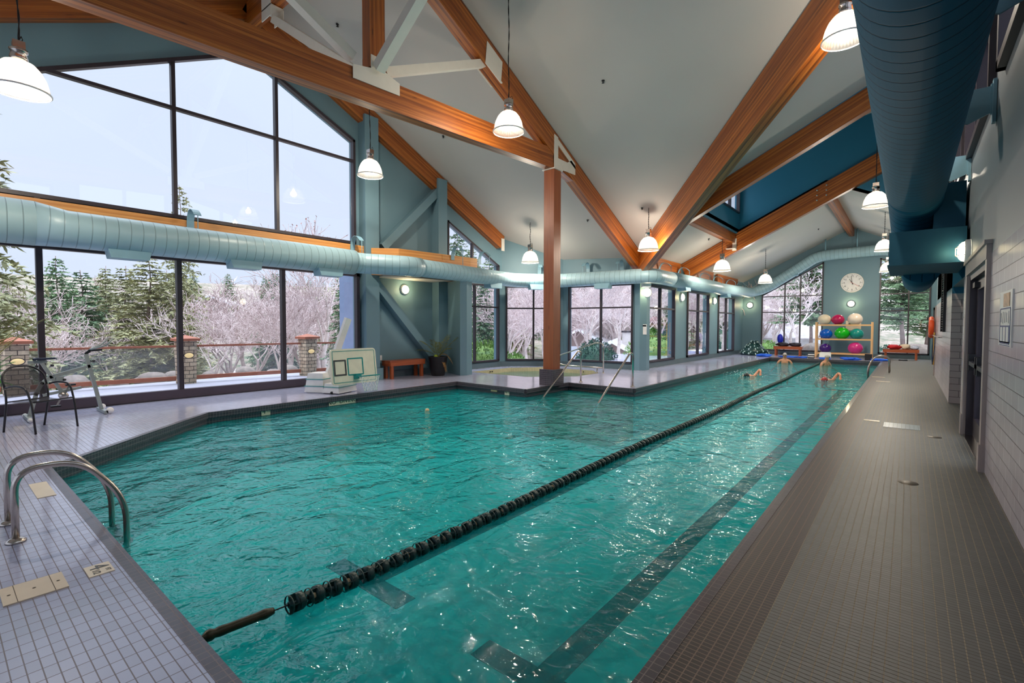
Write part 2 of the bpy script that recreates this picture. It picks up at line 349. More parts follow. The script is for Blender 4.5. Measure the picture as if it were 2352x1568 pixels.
    def build(s, name, mats, parent=None, loc=None, rz=0.0):
        me = bpy.data.meshes.new(name); me.from_pydata(s.v, [], s.f)
        for m in (mats if isinstance(mats, (list, tuple)) else [mats]): me.materials.append(m)
        ul = me.uv_layers.new(name='UVMap'); i = 0
        flat = [c for f in s.uv for p in f for c in (p[0], p[1])]
        ul.data.foreach_set('uv', flat)
        me.polygons.foreach_set('material_index', s.mi); me.polygons.foreach_set('use_smooth', s.sm)
        if any(s.sm):
            bm = bmesh.new(); bm.from_mesh(me); bmesh.ops.remove_doubles(bm, verts=bm.verts, dist=1e-5)
            bmesh.ops.recalc_face_normals(bm, faces=bm.faces) if len(bm.faces) < 60000 else None
            bm.to_mesh(me); bm.free()
        me.update(); o = bpy.data.objects.new(name, me); COL.objects.link(o)
        if parent: o.parent = parent
        if loc: o.location = loc
        o.rotation_euler[2] = rz
        return o
def tag(o, label=None, cat=None, group=None, kind=None):
    if label: o['label'] = label
    if cat: o['category'] = cat
    if group: o['group'] = group
    if kind: o['kind'] = kind
    return o
def empty(name, loc=(0, 0, 0), rz=0.0):
    o = bpy.data.objects.new(name, None); COL.objects.link(o); o.location = loc; o.rotation_euler = (0, 0, rz); o.empty_display_size = .1; return o
def thing(name, label, cat, loc=(0, 0, 0), rz=0.0, group=None): return tag(empty(name, loc, rz), label, cat, group)
def copy_tree(o, parent=None):
    c = o.copy(); COL.objects.link(c)
    if parent: c.parent = parent
    for ch in [x for x in list(bpy.data.objects) if x.parent == o]: copy_tree(ch, c)
    return c
def text(body, size, mat, parent, loc, rot, name='lettering', ext=.0015, align='CENTER', sx=1.0):
    cu = bpy.data.curves.new(name, 'FONT'); cu.body = body; cu.size = size; cu.extrude = ext; cu.align_x = align; cu.align_y = 'CENTER'
    cu.materials.append(mat); tmp = bpy.data.objects.new(name, cu); COL.objects.link(tmp); dg = bpy.context.evaluated_depsgraph_get(); me = bpy.data.meshes.new_from_object(tmp.evaluated_get(dg)); bpy.data.objects.remove(tmp); o = bpy.data.objects.new(name, me); COL.objects.link(o); o.parent = parent; o.location = loc; o.rotation_euler = rot; o.scale = (sx, 1, 1); return o
def smooth_path(pts, n=6, rad=.3):
    """round the corners of a polyline"""
    pts = [Vector(p) for p in pts]; out = [pts[0]]
    for i in range(1, len(pts)-1):
        a, b, c = pts[i-1], pts[i], pts[i+1]; ra = min(rad, (a-b).length*.45, (c-b).length*.45)
        p, q = b+(a-b).normalized()*ra, b+(c-b).normalized()*ra
        for k in range(n+1):
            t = k/n; out.append(p*(1-t)**2+b*2*t*(1-t)+q*t*t)
    return out+[pts[-1]]

# ------------------------------------------------------------ the building
XG, YR, ZR, SLT = -11.42, 4.7, 8.7, .475        # gable wall plane, ridge of the big cross roof
XE, ZE, SLW = -6.8, 3.9, .49                     # eave of the long wing
zt = lambda y: ZR-SLT*abs(y-YR)
zl = lambda x: ZE+SLW*(x-XE)
zd = lambda x: 7.95+.17*(x+2.04)
def yval(x): return YR+(ZR-zl(x))/SLT            # valley line
XR = .63
def struct(o): o['kind'] = 'structure'; return o
def wall(name, p0, p1, outline, holes, mat, th=.2, side=1, parent=None):
    """upright wall from p0 to p1 (plan); outline and holes in (along, up); thickness to the left of p0->p1 if side=1"""
    p0 = Vector((*p0, 0)); p1 = Vector((*p1, 0)); d = (p1-p0).normalized(); n = Vector((-d.y, d.x, 0))*side
    fn = lambda u, v, t: (p0.x+d.x*u+n.x*t, p0.y+d.y*u+n.y*t, v)
    o = MB().prism(outline, fn, 0, th, holes).build(name, mat, parent)
    return struct(o) if parent is None else o
def span_v(poly, u):
    zs = []
    for i in range(len(poly)):
        (a, b), (c, d) = poly[i], poly[(i+1) % len(poly)]
        if (a-u)*(c-u) < 0: zs.append(b+(d-b)*(u-a)/(c-a))
    return min(zs), max(zs)
def span_h(poly, v):
    us = []
    for i in range(len(poly)):
        (a, b), (c, d) = poly[i], poly[(i+1) % len(poly)]
        if (b-v)*(d-v) < 0: us.append(a+(c-a)*(v-b)/(d-b))
    return min(us), max(us)
WN = [0]
def window(p0, p1, poly, mul, tra, fw=.07, dep=.11, off=.0, side=1, kick=0.0, frame='frame'):
    """window filling poly (along, up) in the wall p0->p1; mul / tra are mullions and transoms"""
    WN[0] += 1
    p0 = Vector((*p0, 0)); p1 = Vector((*p1, 0)); d = (p1-p0).normalized(); n = Vector((-d.y, d.x, 0))*side
    P = lambda u, v, t=off: (p0.x+d.x*u+n.x*t, p0.y+d.y*u+n.y*t, v)
    root = struct(empty('window_%d' % WN[0], P(poly[0][0], poly[0][1])))
    inv = Vector(root.location); Q = lambda u, v, t=off: tuple(Vector(P(u, v, t))-inv)
    fr = MB(); k = len(poly); c = (sum(a for a, b in poly)/k, sum(b for a, b in poly)/k)
    for i in range(k):
        a, b = poly[i], poly[(i+1) % k]
        m = Vector(((a[0]+b[0])/2-c[0], (a[1]+b[1])/2-c[1])); e = Vector((b[0]-a[0], b[1]-a[1])).normalized(); pn = Vector((-e.y, e.x))
        if pn.dot(m) > 0: pn = -pn
        q = pn*fw/2
        fr.beam(Q(a[0]+q.x-e.x*0, a[1]+q.y), Q(b[0]+q.x, b[1]+q.y), dep, fw, up=tuple(d*q.x/(fw/2)+Vector((0, 0, q.y/(fw/2)))))
    fr.build('window_frame', M[frame], root)
    for u in mul:
        z0, z1 = span_v(poly, u); MB().beam(Q(u, z0+fw), Q(u, z1-fw*.6), fw, dep*.9, up=tuple(n)).build('mullion', M[frame], root)
    for v in tra:
        u0, u1 = span_h(poly, v)
        us = [u0]+[u for u in mul if u0 < u < u1]+[u1]
        tb = MB()
        for a, b in zip(us[:-1], us[1:]): tb.beam(Q(a+fw/2, v), Q(b-fw/2, v), dep*.8, fw*.85)
        tb.build('transom', M[frame], root)
    if kick:
        u0, u1 = poly[0][0], poly[1][0]; MB().beam(Q(u0+.05, kick/2+poly[0][1]+.01, off-.01), Q(u1-.05, kick/2+poly[0][1]+.01, off-.01), dep, kick).build('kick_panel', M['frame_hi'], root)
    g = MB().prism(poly, lambda u, v, t: Q(u, v, off+t), dep*.05, dep*.05+.008); g.build('glass_pane', M['glass'], root)
    return root
# floor -----------------------------------------------------------------
POOL = [(-.82, .76), (-6.95, .76), (-9.2, 3.0), (-9.2, 8.9), (-6.88, 8.87), (-6.85, 10.65), (-4.98, 10.6), (-5.05, 25.25), (-.82, 25.25)]
SPA = [(-10.75, 11.0), (-10.75, 12.95), (-10.05, 13.85), (-8.0, 13.95), (-7.45, 13.3), (-7.45, 12.1), (-8.5, 11.0)]
flat = lambda u, v, t: (u, v, t)
struct(MB().prism([(-11.64, -5), (-.82, -5)]+POOL+[(-.82, 28.4), (-11.64, 28.4)], flat, 0, -.12, [SPA]).build('floor', M['deck']))
struct(MB().prism([(-.53, -5), (2.2, -5), (2.2, 28.4), (-.53, 28.4)], flat, 0, -.12).build('floor_right', M['deck_r']))
struct(MB().prism([(-.82, -5), (-.53, -5), (-.53, 28.4), (-.82, 28.4)], flat, 0, -.12).build('floor_gutter', M['coping_r']))
# coping: dark tile nosing standing a little into the pool, recessed waterline tile under it
cp = MB()
for i in range(len(POOL)-1):
    a, b = Vector((*POOL[i], 0)), Vector((*POOL[i+1], 0)); d = (b-a).normalized(); n = Vector((d.y, -d.x, 0))
    cp.beam(a+n*.012+Vector((0, 0, .002)), b+n*.012+Vector((0, 0, .002)), .07, .10, top=True)
    cp.beam(a-n*.02+Vector((0, 0, -.06)), b-n*.02+Vector((0, 0, -.06)), .06, .24, top=True)
cp.beam((-.83, 25.25, .002), (-.83, .76, .002), .07, .10, top=True); cp.beam((-.80, 25.25, -.06), (-.80, .76, -.06), .06, .24, top=True)
struct(cp.build('pool_coping', M['coping']))
ZW, ZB = -.19, -1.15
pb = MB()
for i in range(len(POOL)):
    a, b = POOL[i], POOL[(i+1) % len(POOL)]
    pb.face([(a[0], a[1], -.3), (b[0], b[1], -.3), (b[0], b[1], ZB), (a[0], a[1], ZB)])
pb.prism(POOL, flat, ZB, ZB-.1)
struct(pb.build('pool_basin', M['pool']))
def sheet(name, poly, z, m):
    b = MB()
    for tr in tessellate_polygon([[Vector((a, c, 0)) for a, c in poly]]):
        p = [Vector((*poly[i], z)) for i in tr]
        if (p[1]-p[0]).cross(p[2]-p[0]).z < 0: p.reverse()
        b.face(p)
    o = b.build(name, m); o['kind'] = 'stuff'; return o
sheet('pool_water', POOL, ZW, M['water'])
lane = MB()
for cx in (-2.04, -4.25):
    lane.b2((cx-.12, 2.85, ZB), (cx+.12, 23.9, ZB+.006)); lane.b2((cx-.62, 2.72, ZB), (cx+.62, 2.95, ZB+.006)); lane.b2((cx-.5, 23.7, ZB), (cx+.5, 23.96, ZB+.006))
struct(lane.build('pool_lane_line', M['lane_line']))
stp = MB()
for k in range(4): stp.b2((-6.85, 10.62-.32*(k+1), ZB), (-4.99, 10.62-.32*k, -.24-.22*k))
tag(stp.build('pool_step', M['step']), 'tan underwater entry steps in the notch below the timber post', 'steps')
# spa
sb = MB()
_sc = (sum(p[0] for p in SPA)/7, sum(p[1] for p in SPA)/7); SPI = [(_sc[0]+(p[0]-_sc[0])*.992, _sc[1]+(p[1]-_sc[1])*.992) for p in SPA]
for i in range(len(SPI)):
    a, b = SPI[i], SPI[(i+1) % len(SPI)]; sb.face([(a[0], a[1], .003), (b[0], b[1], .003), (b[0], b[1], -.9), (a[0], a[1], -.9)])
sb.prism(SPI, flat, -.9, -.95); struct(sb.build('spa_basin', M['spa_tile']))
sheet('spa_water', SPI, -.13, M['spa_water'])
jets = MB()
for x, y in ((-10.715, 11.9), (-10.715, 12.0), (-9.2, 13.88), (-9.1, 13.885), (-8.35, 13.92)): jets.box((x, y, -.06), (.035, .03, .03))
struct(jets.build('spa_jet', M['black']))

# west gable wall (big glass) -----------------------------------------------
def gable(y): return zt(y)
W0, W1 = (XG, -5.0), (XG, 13.3)          # u = y+5
U = lambda y: y+5.0
lowg = [(U(-4.7), .005), (U(7.38), .005), (U(7.38), 2.86), (U(-4.7), 2.86)]
upg = [(U(-2.7), 3.62), (U(7.3), 3.62), (U(7.3), 6.33), (U(4.71), 7.5), (U(1.25), 5.76), (U(-2.7), 3.76)]
smg = [(U(10.62), 3.1), (U(13.12), 3.1), (U(13.12), 3.62), (U(10.62), 4.82)]
bay1 = [(U(10.62), .2), (U(13.12), .2), (U(13.12), 2.9), (U(10.62), 2.9)]
wall('wall_west', W0, W1, [(0, -.1), (18.3, -.1), (18.3, zt(13.3)+.1), (U(YR), ZR+.1), (0, zt(-5)+.1)], [lowg, upg, smg, bay1], M['wall'], .22, 1)
window(W0, W1, lowg, [U(y) for y in (-2.75, -.75, 1.25, 3.27, 5.36)], [], fw=.085, dep=.14, off=-.03, kick=.17)
window(W0, W1, upg, [U(y) for y in (-.75, 1.25, 3.24, 5.26)], [5.79], fw=.068, dep=.13, off=-.02)
window(W0, W1, smg, [U(11.76)], [], fw=.06)
window(W0, W1, bay1, [U(11.88)], [2.12], fw=.06)
B_, C_, D_ = (XG, 13.3), (-9.8, 14.85), (-6.98, 15.12)
def bay(p0, p1, h0, h1, name, w0, w1, mu):
    L = math.dist(p0, p1); pl = [(w0, .2), (w1, .2), (w1, 2.9), (w0, 2.9)]
    wall(name, p0, p1, [(-.02, -.1), (L+.02, -.1), (L+.02, h1), (-.02, h0)], [pl], M['wall'], .22, 1)
    window(p0, p1, pl, [mu], [2.1], fw=.06)
bay(B_, C_, zt(13.3)+.1, zt(14.85)+.1, 'wall_bay', .15, 2.15, 1.16)
bay(C_, D_, zt(14.85)+.1, zt(15.12)+.1, 'wall_bay_north', .24, 2.66, 1.5)
# long wing west wall
L0, L1 = (-6.98, 15.12), (-6.98, 28.4)
V = lambda y: y-15.12
lw = [[(V(a), .2), (V(b), .2), (V(b), 2.9), (V(a), 2.9)] for a, b in ((15.55, 18.3), (19.65, 22.4), (23.75, 26.45))]
wall('wall_long', L0, L1, [(0, -.1), (V(28.4), -.1), (V(28.4), zl(-6.98)+.15), (0, zl(-6.98)+.15)], lw, M['wall'], .25, 1)
for w in lw: window(L0, L1, w, [(w[0][0]+w[1][0])/2-.02], [2.1], fw=.07, dep=.12)
# far wall, y = 28.2
YF = 28.2; F0, F1 = (-7.2, YF), (2.2, YF); G = lambda x: x+7.2
fw1 = [(G(-6.05), .2), (G(-3.3), .2), (G(-3.3), 4.62), (G(-6.05), 3.08)]
fw2 = [(G(-1.09), .2), (G(.72), .2), (G(.72), 4.0), (G(-1.09), 4.62)]
dr = [(G(.82), .005), (G(1.75), .005), (G(1.75), 2.3), (G(.82), 2.3)]
XRF, ZRF = -2.2, zl(-2.2)
zfar = lambda x: zl(x) if x < XRF else ZRF-SLW*(x-XRF)
wall('wall_far', F0, F1, [(0, -.1), (G(2.2), -.1), (G(2.2), zfar(2.2)+.1), (G(XRF), ZRF+.1), (0, zl(-7.2)+.1)], [fw1, fw2, dr], M['wall'], .22, 1)
window(F0, F1, fw1, [G(-4.97), G(-4.27)], [3.0, 2.18], fw=.055)
window(F0, F1, fw2, [G(-.03)], [2.96, 2.18], fw=.055)
window(F0, F1, dr, [], [1.0], fw=.12, dep=.1)
# right wall: tiled wainscot with paint above
HT = 2.24
def rwall(name, y0, y1, z0, z1, mat, holes=(), x=XR, th=.2, top=None):
    o = [(0, z0), (y1-y0, z0)]+([(y-y0, z) for y, z in top[::-1]] if top else [(y1-y0, z1), (0, z1)])
    return wall(name, (x, y0), (x, y1), o, [[(a-y0, b) for a, b in h] for h in holes], mat, th, -1)
DY0, DY1, DZ = 6.98, 9.05, 2.16          # exit door opening
rwall('wall_right', -5, 9.95, 0, HT, M['wall_tile'], holes=[[(DY0, .005), (DY1, .005), (DY1, DZ), (DY0, DZ)]])
CL0 = 3.86
clh = [[(a, CL0), (b, CL0), (b, zz), (a, zz)] for a, b, zz in ((-3.4, -.4, 5.2), (.1, 3.0, 6.4), (3.6, 6.4, 6.9), (7.0, 9.8, 6.9), (10.4, 13.2, 6.9))]
rwall('wall_right_upper', -5, 18.9, HT, 0, M['wall_right'], x=XR+.003, holes=[[(9.95, HT+.001), (12.6, HT+.001), (12.6, 2.68), (9.95, 2.68)]]+clh,
      top=[(-5, zt(-5)+.1), (YR, ZR+.1), (yval(XR), zl(XR)+.1), (13.5, zl(XR)+.1), (13.5, zd(XR)+.1), (18.9, zd(XR)+.1)])
for h in clh: window((XR, 0), (XR, 20), h, [(h[0][0]+h[1][0])/2], [5.0] if h[2][1] > 5.2 else [], fw=.09, dep=.16, off=.02, side=-1)
rwall('wall_right_north', 12.6, 19.4, 0, HT-.12, M['wall_tile'])
rwall('wall_right_north_upper', 12.6, 19.4, HT-.12, 5.0, M['wall'], x=XR+.003, th=.19)
wall('wall_pier', (XR+.2, 12.6), (1.6, 12.6), [(0, 0), (.8, 0), (.8, HT-.12), (0, HT-.12)], [], M['pier_tile'], .2, 1)
wall('wall_pier_face', (XR, 12.597), (XR+.2, 12.597), [(0, 0), (.2, 0), (.2, HT-.12), (0, HT-.12)], [], M['pier_tile'], .006, -1)
wall('wall_pier_upper', (XR, 12.597), (1.6, 12.597), [(0, HT-.12), (.97, HT-.12), (.97, 2.9), (0, 2.9)], [], M['wall_blue'], .006, -1)
wall('wall_recess', (1.55, 9.5), (1.55, 12.7), [(0, 0), (3.2, 0), (3.2, 3), (0, 3)], [], M['wall_blue'], .1, -1)
wall('wall_recess_south', (XR+.2, 9.95), (1.6, 9.95), [(0, 0), (.8, 0), (.8, 3), (0, 3)], [], M['wall_blue'], .1, -1)
struct(MB().b2((XR+.2, 9.9, 2.69), (1.6, 12.7, 2.8)).build('ceiling_recess', M['wall_right']))
wall('wall_right_far', (2.0, 19.3), (2.0, 28.3), [(0, 0), (9, 0), (9, 4.4), (0, 4.4)], [], M['wall'], .2, -1)
wall('wall_right_return', (XR+.2, 19.4), (2.2, 19.4), [(0, 0), (1.4, 0), (1.4, 4.9), (0, 4.9)], [], M['wall'], .15, -1)
# south wall: unseen behind the camera, its wide glazed opening added for fill light
so = [(.6, .1), (11.6, .1), (11.6, 3.4), (.6, 3.4)]
wall('wall_south', (-11.6, -5), (.83, -5), [(0, 0), (12.43, 0), (12.43, zt(-5)+.1), (0, zt(-5)+.1)], [so], M['wall'], .2, -1)
window((-11.6, -5), (.83, -5), so, [2.8, 5, 7.2, 9.4], [2.1], side=-1)
# ceilings
def slab(name, pts, mat, th=.12, uv=None):
    """sloping slab: list of 3-D points, thickened upwards"""
    m = MB(); P = [Vector(p) for p in pts]; up = Vector((0, 0, th)); m.face(P[::-1]); m.face([p+up for p in P])
    for i in range(len(P)):
        a, b = P[i], P[(i+1) % len(P)]; m.face([a, b, b+up, a+up])
    o = m.build(name, mat); bm = bmesh.new(); bm.from_mesh(o.data); bmesh.ops.triangulate(bm, faces=bm.faces, ngon_method='EAR_CLIP'); bm.to_mesh(o.data); bm.free()
    return struct(o)
A3 = lambda x, y, f: (x, y, f)
xv = XE+(zt(15.35)-ZE)/SLW
slab('ceiling_cross_north', [(-11.6, YR, ZR), (XR+.1, YR, ZR), (XR+.1, yval(XR+.1), zl(XR+.1)), (xv, 15.35, zt(15.35)), (-11.6, 15.35, zt(15.35))], M['ceiling'])
slab('ceiling_cross_south', [(-11.6, YR, ZR), (-11.6, -5, zt(-5)), (XR+.1, -5, zt(-5)), (XR+.1, YR, ZR)], M['ceiling'])
XD, Y2, Y3 = -4.85, 13.55, 18.9
slab('ceiling_long_west', [(XR+.1, yval(XR+.1), zl(XR+.1)), (XR+.1, Y2, zl(XR+.1)), (XD, Y2, zl(XD)), (XD, Y3, zl(XD)), (-7.2, Y3, zl(-7.2)), (-7.2, yval(-7.2), zl(-7.2))], M['ceiling'])
slab('ceiling_far_west', [(-7.2, Y3, zl(-7.2)), (XRF, Y3, ZRF), (XRF, 28.35, ZRF), (-7.2, 28.35, zl(-7.2))], M['ceiling'])
slab('ceiling_far_east', [(XRF, Y3, ZRF), (2.2, Y3, zfar(2.2)), (2.2, 28.35, zfar(2.2)), (XRF, 28.35, ZRF)], M['ceiling'])
slab('ceiling_dormer', [(XD-.1, Y2, zd(XD-.1)), (XR+.1, Y2, zd(XR+.1)), (XR+.1, Y3+.1, zd(XR+.1)), (XD-.1, Y3+.1, zd(XD-.1))], M['ceiling'])
H = lambda x: x-XD
wall('wall_dormer_north', (XD-.1, Y3), (XR+.1, Y3), [(0, zl(XD)-.1), (XRF-XD+.1, ZRF), (H(XR)+.2, zfar(XR)), (H(XR)+.2, zd(XR)+.1), (0, zd(XD)+.1)], [], M['wall_blue'], .12, 1)
wall('wall_dormer_south', (XD-.1, Y2), (XR+.1, Y2), [(0, zl(XD-.1)), (H(XR)+.2, zl(XR)+.02), (H(XR)+.2, zd(XR)), (0, zd(XD)+.1)], [], M['wall_blue'], .12, -1)
dw = [(1.2, 5.52), (2.65, 5.52), (2.65, 7.0), (1.2, 7.0)]; dw2 = [(3.05, 5.52), (5.2, 5.52), (5.2, 7.0), (3.05, 7.0)]
wall('wall_dormer_west', (XD, Y2), (XD, Y3), [(0, zl(XD)-.05), (Y3-Y2, zl(XD)-.05), (Y3-Y2, zd(XD)+.1), (0, zd(XD)+.1)], [dw, dw2], M['wall_blue'], .12, 1)
window((XD, Y2), (XD, Y3), dw, [1.9], [], fw=.05); window((XD, Y2), (XD, Y3), dw2, [4.1], [], fw=.05)
# pilasters, braces and wainscot on the west side --------------------------------
def pilaster(name, lo, hi): return struct(MB().b2(lo, hi).build(name, M['wall']))
pilaster('wall_column', (XG, 7.44, 0), (-11.12, 7.86, 7.02))
struct(MB().b2((XG, 7.40, 0), (-11.06, 7.92, .32)).build('baseboard_column', M['wall']))
pilaster('wall_column_north', (XG, 10.0, 0), (-11.12, 10.36, 5.95))
struct(MB().prism([(-11.42, 10.36), (-11.12, 10.36), (-10.22, 10.02), (-10.12, 10.2), (-10.2, 10.5), (-11.42, 10.6)], flat, 0, 2.82).build('wall_niche_return', M['wall']))
def brace(a, b): return struct(MB().beam(a, b, .22, .26, up=(1, 0, 0)).build('wall_brace', M['wall']))
brace((-11.3, 8.05, 3.62), (-11.3, 10.1, 5.60)); brace((-11.3, 7.8, 2.66), (-11.3, 9.98, .35))
bb = MB()
for a, b in (((XG+.012, 7.92), (XG+.012, 10.0)), ((-6.968, 15.12), (-6.968, 28.2)), ((-7.2, YF-.012), (.76, YF-.012))):
    bb.beam((*a, .09), (*b, .09), .024, .18)
struct(bb.build('baseboard_west', M['base_tile']))
bt = MB()
for a, b in (((XG+.02, 10.55), (XG+.02, 13.28)), ((XG+.02, 13.27), (-9.8, 14.83)), ((-9.8, 14.83), (-6.98, 15.1))): bt.beam((*a, .085), (*b, .085), .03, .17)
struct(bt.build('baseboard_bay', M['base_tile']))

# ------------------------------------------------------------ timber frame
def beam_thing(name, label, p0, p1, w, h, mat='wood', top=True, group=None, up=(0, 0, 1)):
    return tag(MB().beam(p0, p1, w, h, up=up, top=top).build(name, M[mat]), label, 'beam', group)
XT = -6.9
t = thing('roof_truss', 'orange timber roof truss with white steel braces standing on the timber post', 'truss', (XT, YR, 5.2))
def part(mb, name, mat, root): 
    o = mb.build(name, M[mat] if isinstance(mat, str) else mat); o.parent = root; o.matrix_parent_inverse = Matrix.Translation(-root.location) if root.rotation_euler[2] == 0 else root.matrix_basis.inverted(); return o
part(MB().beam((XT, -.6, 5.28), (XT, 9.95, 5.80), .22, .47, top=True), 'bottom_chord', 'wood', t)
part(MB().beam((XT, YR, ZR-.02), (XT, 15.12, zt(15.12)-.02), .24, .52, top=True), 'top_chord', 'wood', t)
part(MB().beam((XT, YR, ZR-.02), (XT, -1.2, zt(-1.2)-.02), .24, .52, top=True), 'top_chord', 'wood', t)
part(MB().beam((XT, 4.8, 5.66), (XT, 4.8, 8.4), .28, .22, up=(1, 0, 0)), 'king_post', 'wood', t)
for sx in (-1, 1):
    X0 = XT+sx*.118; g = MB()
    g.prism([(4.33, 5.34), (5.22, 5.38), (5.22, 5.58), (4.92, 5.66), (4.92, 5.84), (4.66, 5.84), (4.66, 5.62), (4.33, 5.55)], lambda u, v, q: (X0+q*sx, u, v), 0, .014)
    part(g, 'gusset_plate', 'steel_white', t)
g = MB()
for s in (-1, 1): g.beam((XT, YR+s*.30, 5.72), (XT, YR+s*2.9, 6.95), .14, .15)
part(g, 'steel_brace', 'steel_white', t)
for s in (-1, 1):
    yb = YR+s*2.95; g = MB()
    for sx in (-1, 1):
        X0 = XT+sx*.128; pts = [(yb-.20, zt(yb)-.50-.12), (yb+.20, zt(yb)-.50-.12), (yb+.24, zt(yb)-.15), (yb-.24, zt(yb)-.02)]
        g.prism([(yb-.24+(-.05*s), zt(yb-.24)-.60), (yb+.24-.05*s, zt(yb+.24)-.60), (yb+.24, zt(yb+.24)-.14), (yb-.24, zt(yb-.24)-.14)], lambda u, v, q: (X0+q*sx, u, v), 0, .012)
    g.beam((XT, yb-.24, zt(yb-.24)-.575), (XT, yb+.24, zt(yb+.24)-.575), .27, .03)
    part(g, 'brace_bracket', 'steel_white', t)
g = MB()
for s in (-1, 1): g.beam((XT+s*.2, YR+.05, 5.62), (XT+s*3.35, YR+.05, 7.78), .16, .16)
part(g, 'steel_brace', 'steel_white', t)
# plate with triangle where chord and rafter meet over the post
g = MB()
for sx in (1,):
    X0 = XT+.125
    fq = lambda u, v, q: (X0+q, u, v)
    g.prism([(9.84, 4.95), (10.0, 4.96), (10.0, 6.10), (9.84, 6.14)], fq, 0, .015)
    g.prism([(10.0, 5.92), (10.0, 6.06), (10.79, 5.66), (10.79, 5.52)], fq, 0, .015)
    g.prism([(10.0, 5.35), (10.0, 5.60), (10.42, 5.60), (10.60, 5.70), (10.79, 5.60), (10.79, 5.38)], fq, 0, .015)
part(g, 'gusset_plate', 'steel_white', t)
part(MB().beam((XT, 9.9, 5.62), (XT, 11.0, 5.38), .20, .2, top=True), 'bottom_chord', 'wood', t)
part(MB().b2((XT-.11, 9.83, 5.45), (XT+.11, 10.07, 6.2)), 'stub_post', 'wood', t)
part(MB().b2((XT-.19, 9.78, 5.30), (XT+.19, 10.14, 5.325)), 'bearing_plate', 'steel_white', t)
t = thing('timber_post', 'square reddish timber post on a dark tiled plinth beside the spa', 'post', (XT, 9.96, 0))
MB().beam((0, 0, .40), (0, 0, 5.30), .30, .30, up=(1, 0, 0)).build('shaft', M['wood_post'], t)
MB().b2((-.21, -.23, 0), (.21, .23, .40)).build('plinth', M['coping'], t)
# gable rafters, ridge beam
for s, yy, lab in ((1, 13.2, 'timber rafter along the top of the gable wall, running down toward the spa bay'), (-1, -4.6, 'timber rafter along the gable wall top, at the upper left corner of the view')):
    r = beam_thing('gable_rafter', lab, (XG+.11, YR, ZR-.02), (XG+.11, yy, zt(yy)-.02), .22, .48)
g = MB().b2((XG+.23, 13.0, 4.12), (XG+.25, 13.16, 4.55)); tag(g.build('wall_bracket', M['steel_white']), 'small cream bolted bracket at the low end of the gable rafter', 'bracket')
t = thing('ridge_beam', 'timber ridge beam of the big gable roof with white steel brackets', 'beam', (-5, YR, 8.2))
part(MB().beam((XG+.1, YR, ZR-.12), (XR, YR, ZR-.12), .24, .62, top=True), 'timber', 'wood', t)
for xb in (-10.25, -3.55):
    g = MB(); g.b2((xb-.2, YR-.135, 7.72), (xb+.2, YR-.12, 8.2)); g.b2((xb-.2, YR+.12, 7.72), (xb+.2, YR+.135, 8.2)); g.b2((xb-.2, YR-.135, 7.92), (xb+.2, YR+.135, 7.945)); part(g, 'brace_bracket', 'steel_white', t)
# valley beam
vx0, vx1 = -7.0, XR-.02
t = thing('valley_beam', 'largest timber beam, sloping up from the bay corner toward the air duct at upper right', 'beam', (vx0, yval(vx0), zl(vx0)))
part(MB().beam((vx0+.03, yval(vx0)+.03, zl(vx0)-.01), (vx1, yval(vx1)+.05, zl(vx1)-.01), .26, .80, top=True), 'timber', 'wood', t)
g = MB(); g.box((-6.88, 15.0-.08, 3.55), (.03, .14, .62), .7); part(g, 'end_bracket', 'steel_white', t)
for k in range(4): pass
beam_thing('sloping_beam', 'sloping timber beam joining the underside of the valley beam, near side of the blue light well', (-5.6, Y2, zl(-5.6)-.01), (XR-.02, Y2, zl(XR)-.01), .22, .48)
t = thing('sloping_beam', 'sloping timber beam with six bolt heads along the far side of the blue light well', 'beam', (-6.9, Y3-.12, zl(-6.9)))
part(MB().beam((-6.9, Y3-.12, zl(-6.9)-.01), (XR-.02, Y3-.12, zl(XR-.02)-.01), .22, .60, top=True), 'timber', 'wood', t)
for i in range(2):
    for j in range(3):
        xx = -2.42+.26*i; zz = zl(xx)-.13-.16*j; g = MB().lathe([(0, -.03), (.028, -.03), (.028, 0), (0, 0)], (xx, Y3-.225, zz), 8, 'y'); part(g, 'bolt_head', 'chrome', t)
g = MB(); g.b2((XD-.16, Y3-.245, zl(XD)-.66), (XD-.02, Y3-.232, zl(XD)-.22)); g.b2((XD-.34, Y3-.42, zl(XD)-.60), (XD-.02, Y3-.23, zl(XD)-.585)); part(g, 'beam_hanger', 'steel_white', t)
beam_thing('short_beam', 'short level timber beam under the light well window', (XD-.17, Y2+.12, zl(XD)-.02), (XD-.17, Y3-.24, zl(XD)-.02), .2, .36)
beam_thing('ridge_beam', 'small timber ridge beam running to the far wall above the clock', (XRF, Y3, ZRF-.02), (XRF, YF, ZRF-.02), .2, .38)
# header timbers
beam_thing('header_beam', 'long pale timber header below the tall gable window', (XG+.16, -4.9, 3.58), (XG+.16, 7.5, 3.58), .10, .62, 'wood_light')
t = thing('niche_ledge', 'pale timber box ledge over the bench niche', 'ledge', (-10.9, 9, 3))
part(MB().prism([(-11.11, 7.6), (-10.62, 8.12), (-10.36, 10.6), (-10.36, 10.9), (-11.11, 10.9)], flat, 2.83, 3.54), 'fascia', 'wood_light', t)
part(MB().prism([(-11.40, 7.88), (-11.1, 7.88), (-10.95, 7.85), (-10.68, 8.15), (-10.43, 10.6), (-10.43, 9.97), (-11.40, 9.97)], flat, 2.80, 2.829), 'soffit', 'ceiling', t)
for y0, y1, lab in ((15.7, 18.55, 'timber header above the duct between the valley beam and the next beam'), (19.3, 22.6, 'timber header above the duct beyond the bolted beam'), (23.2, 26.6, 'timber header above the duct nearest the far wall')):
    beam_thing('header_beam', lab, (-6.90, y0, 3.86), (-6.90, y1, 3.86), .12, .52, 'wood')

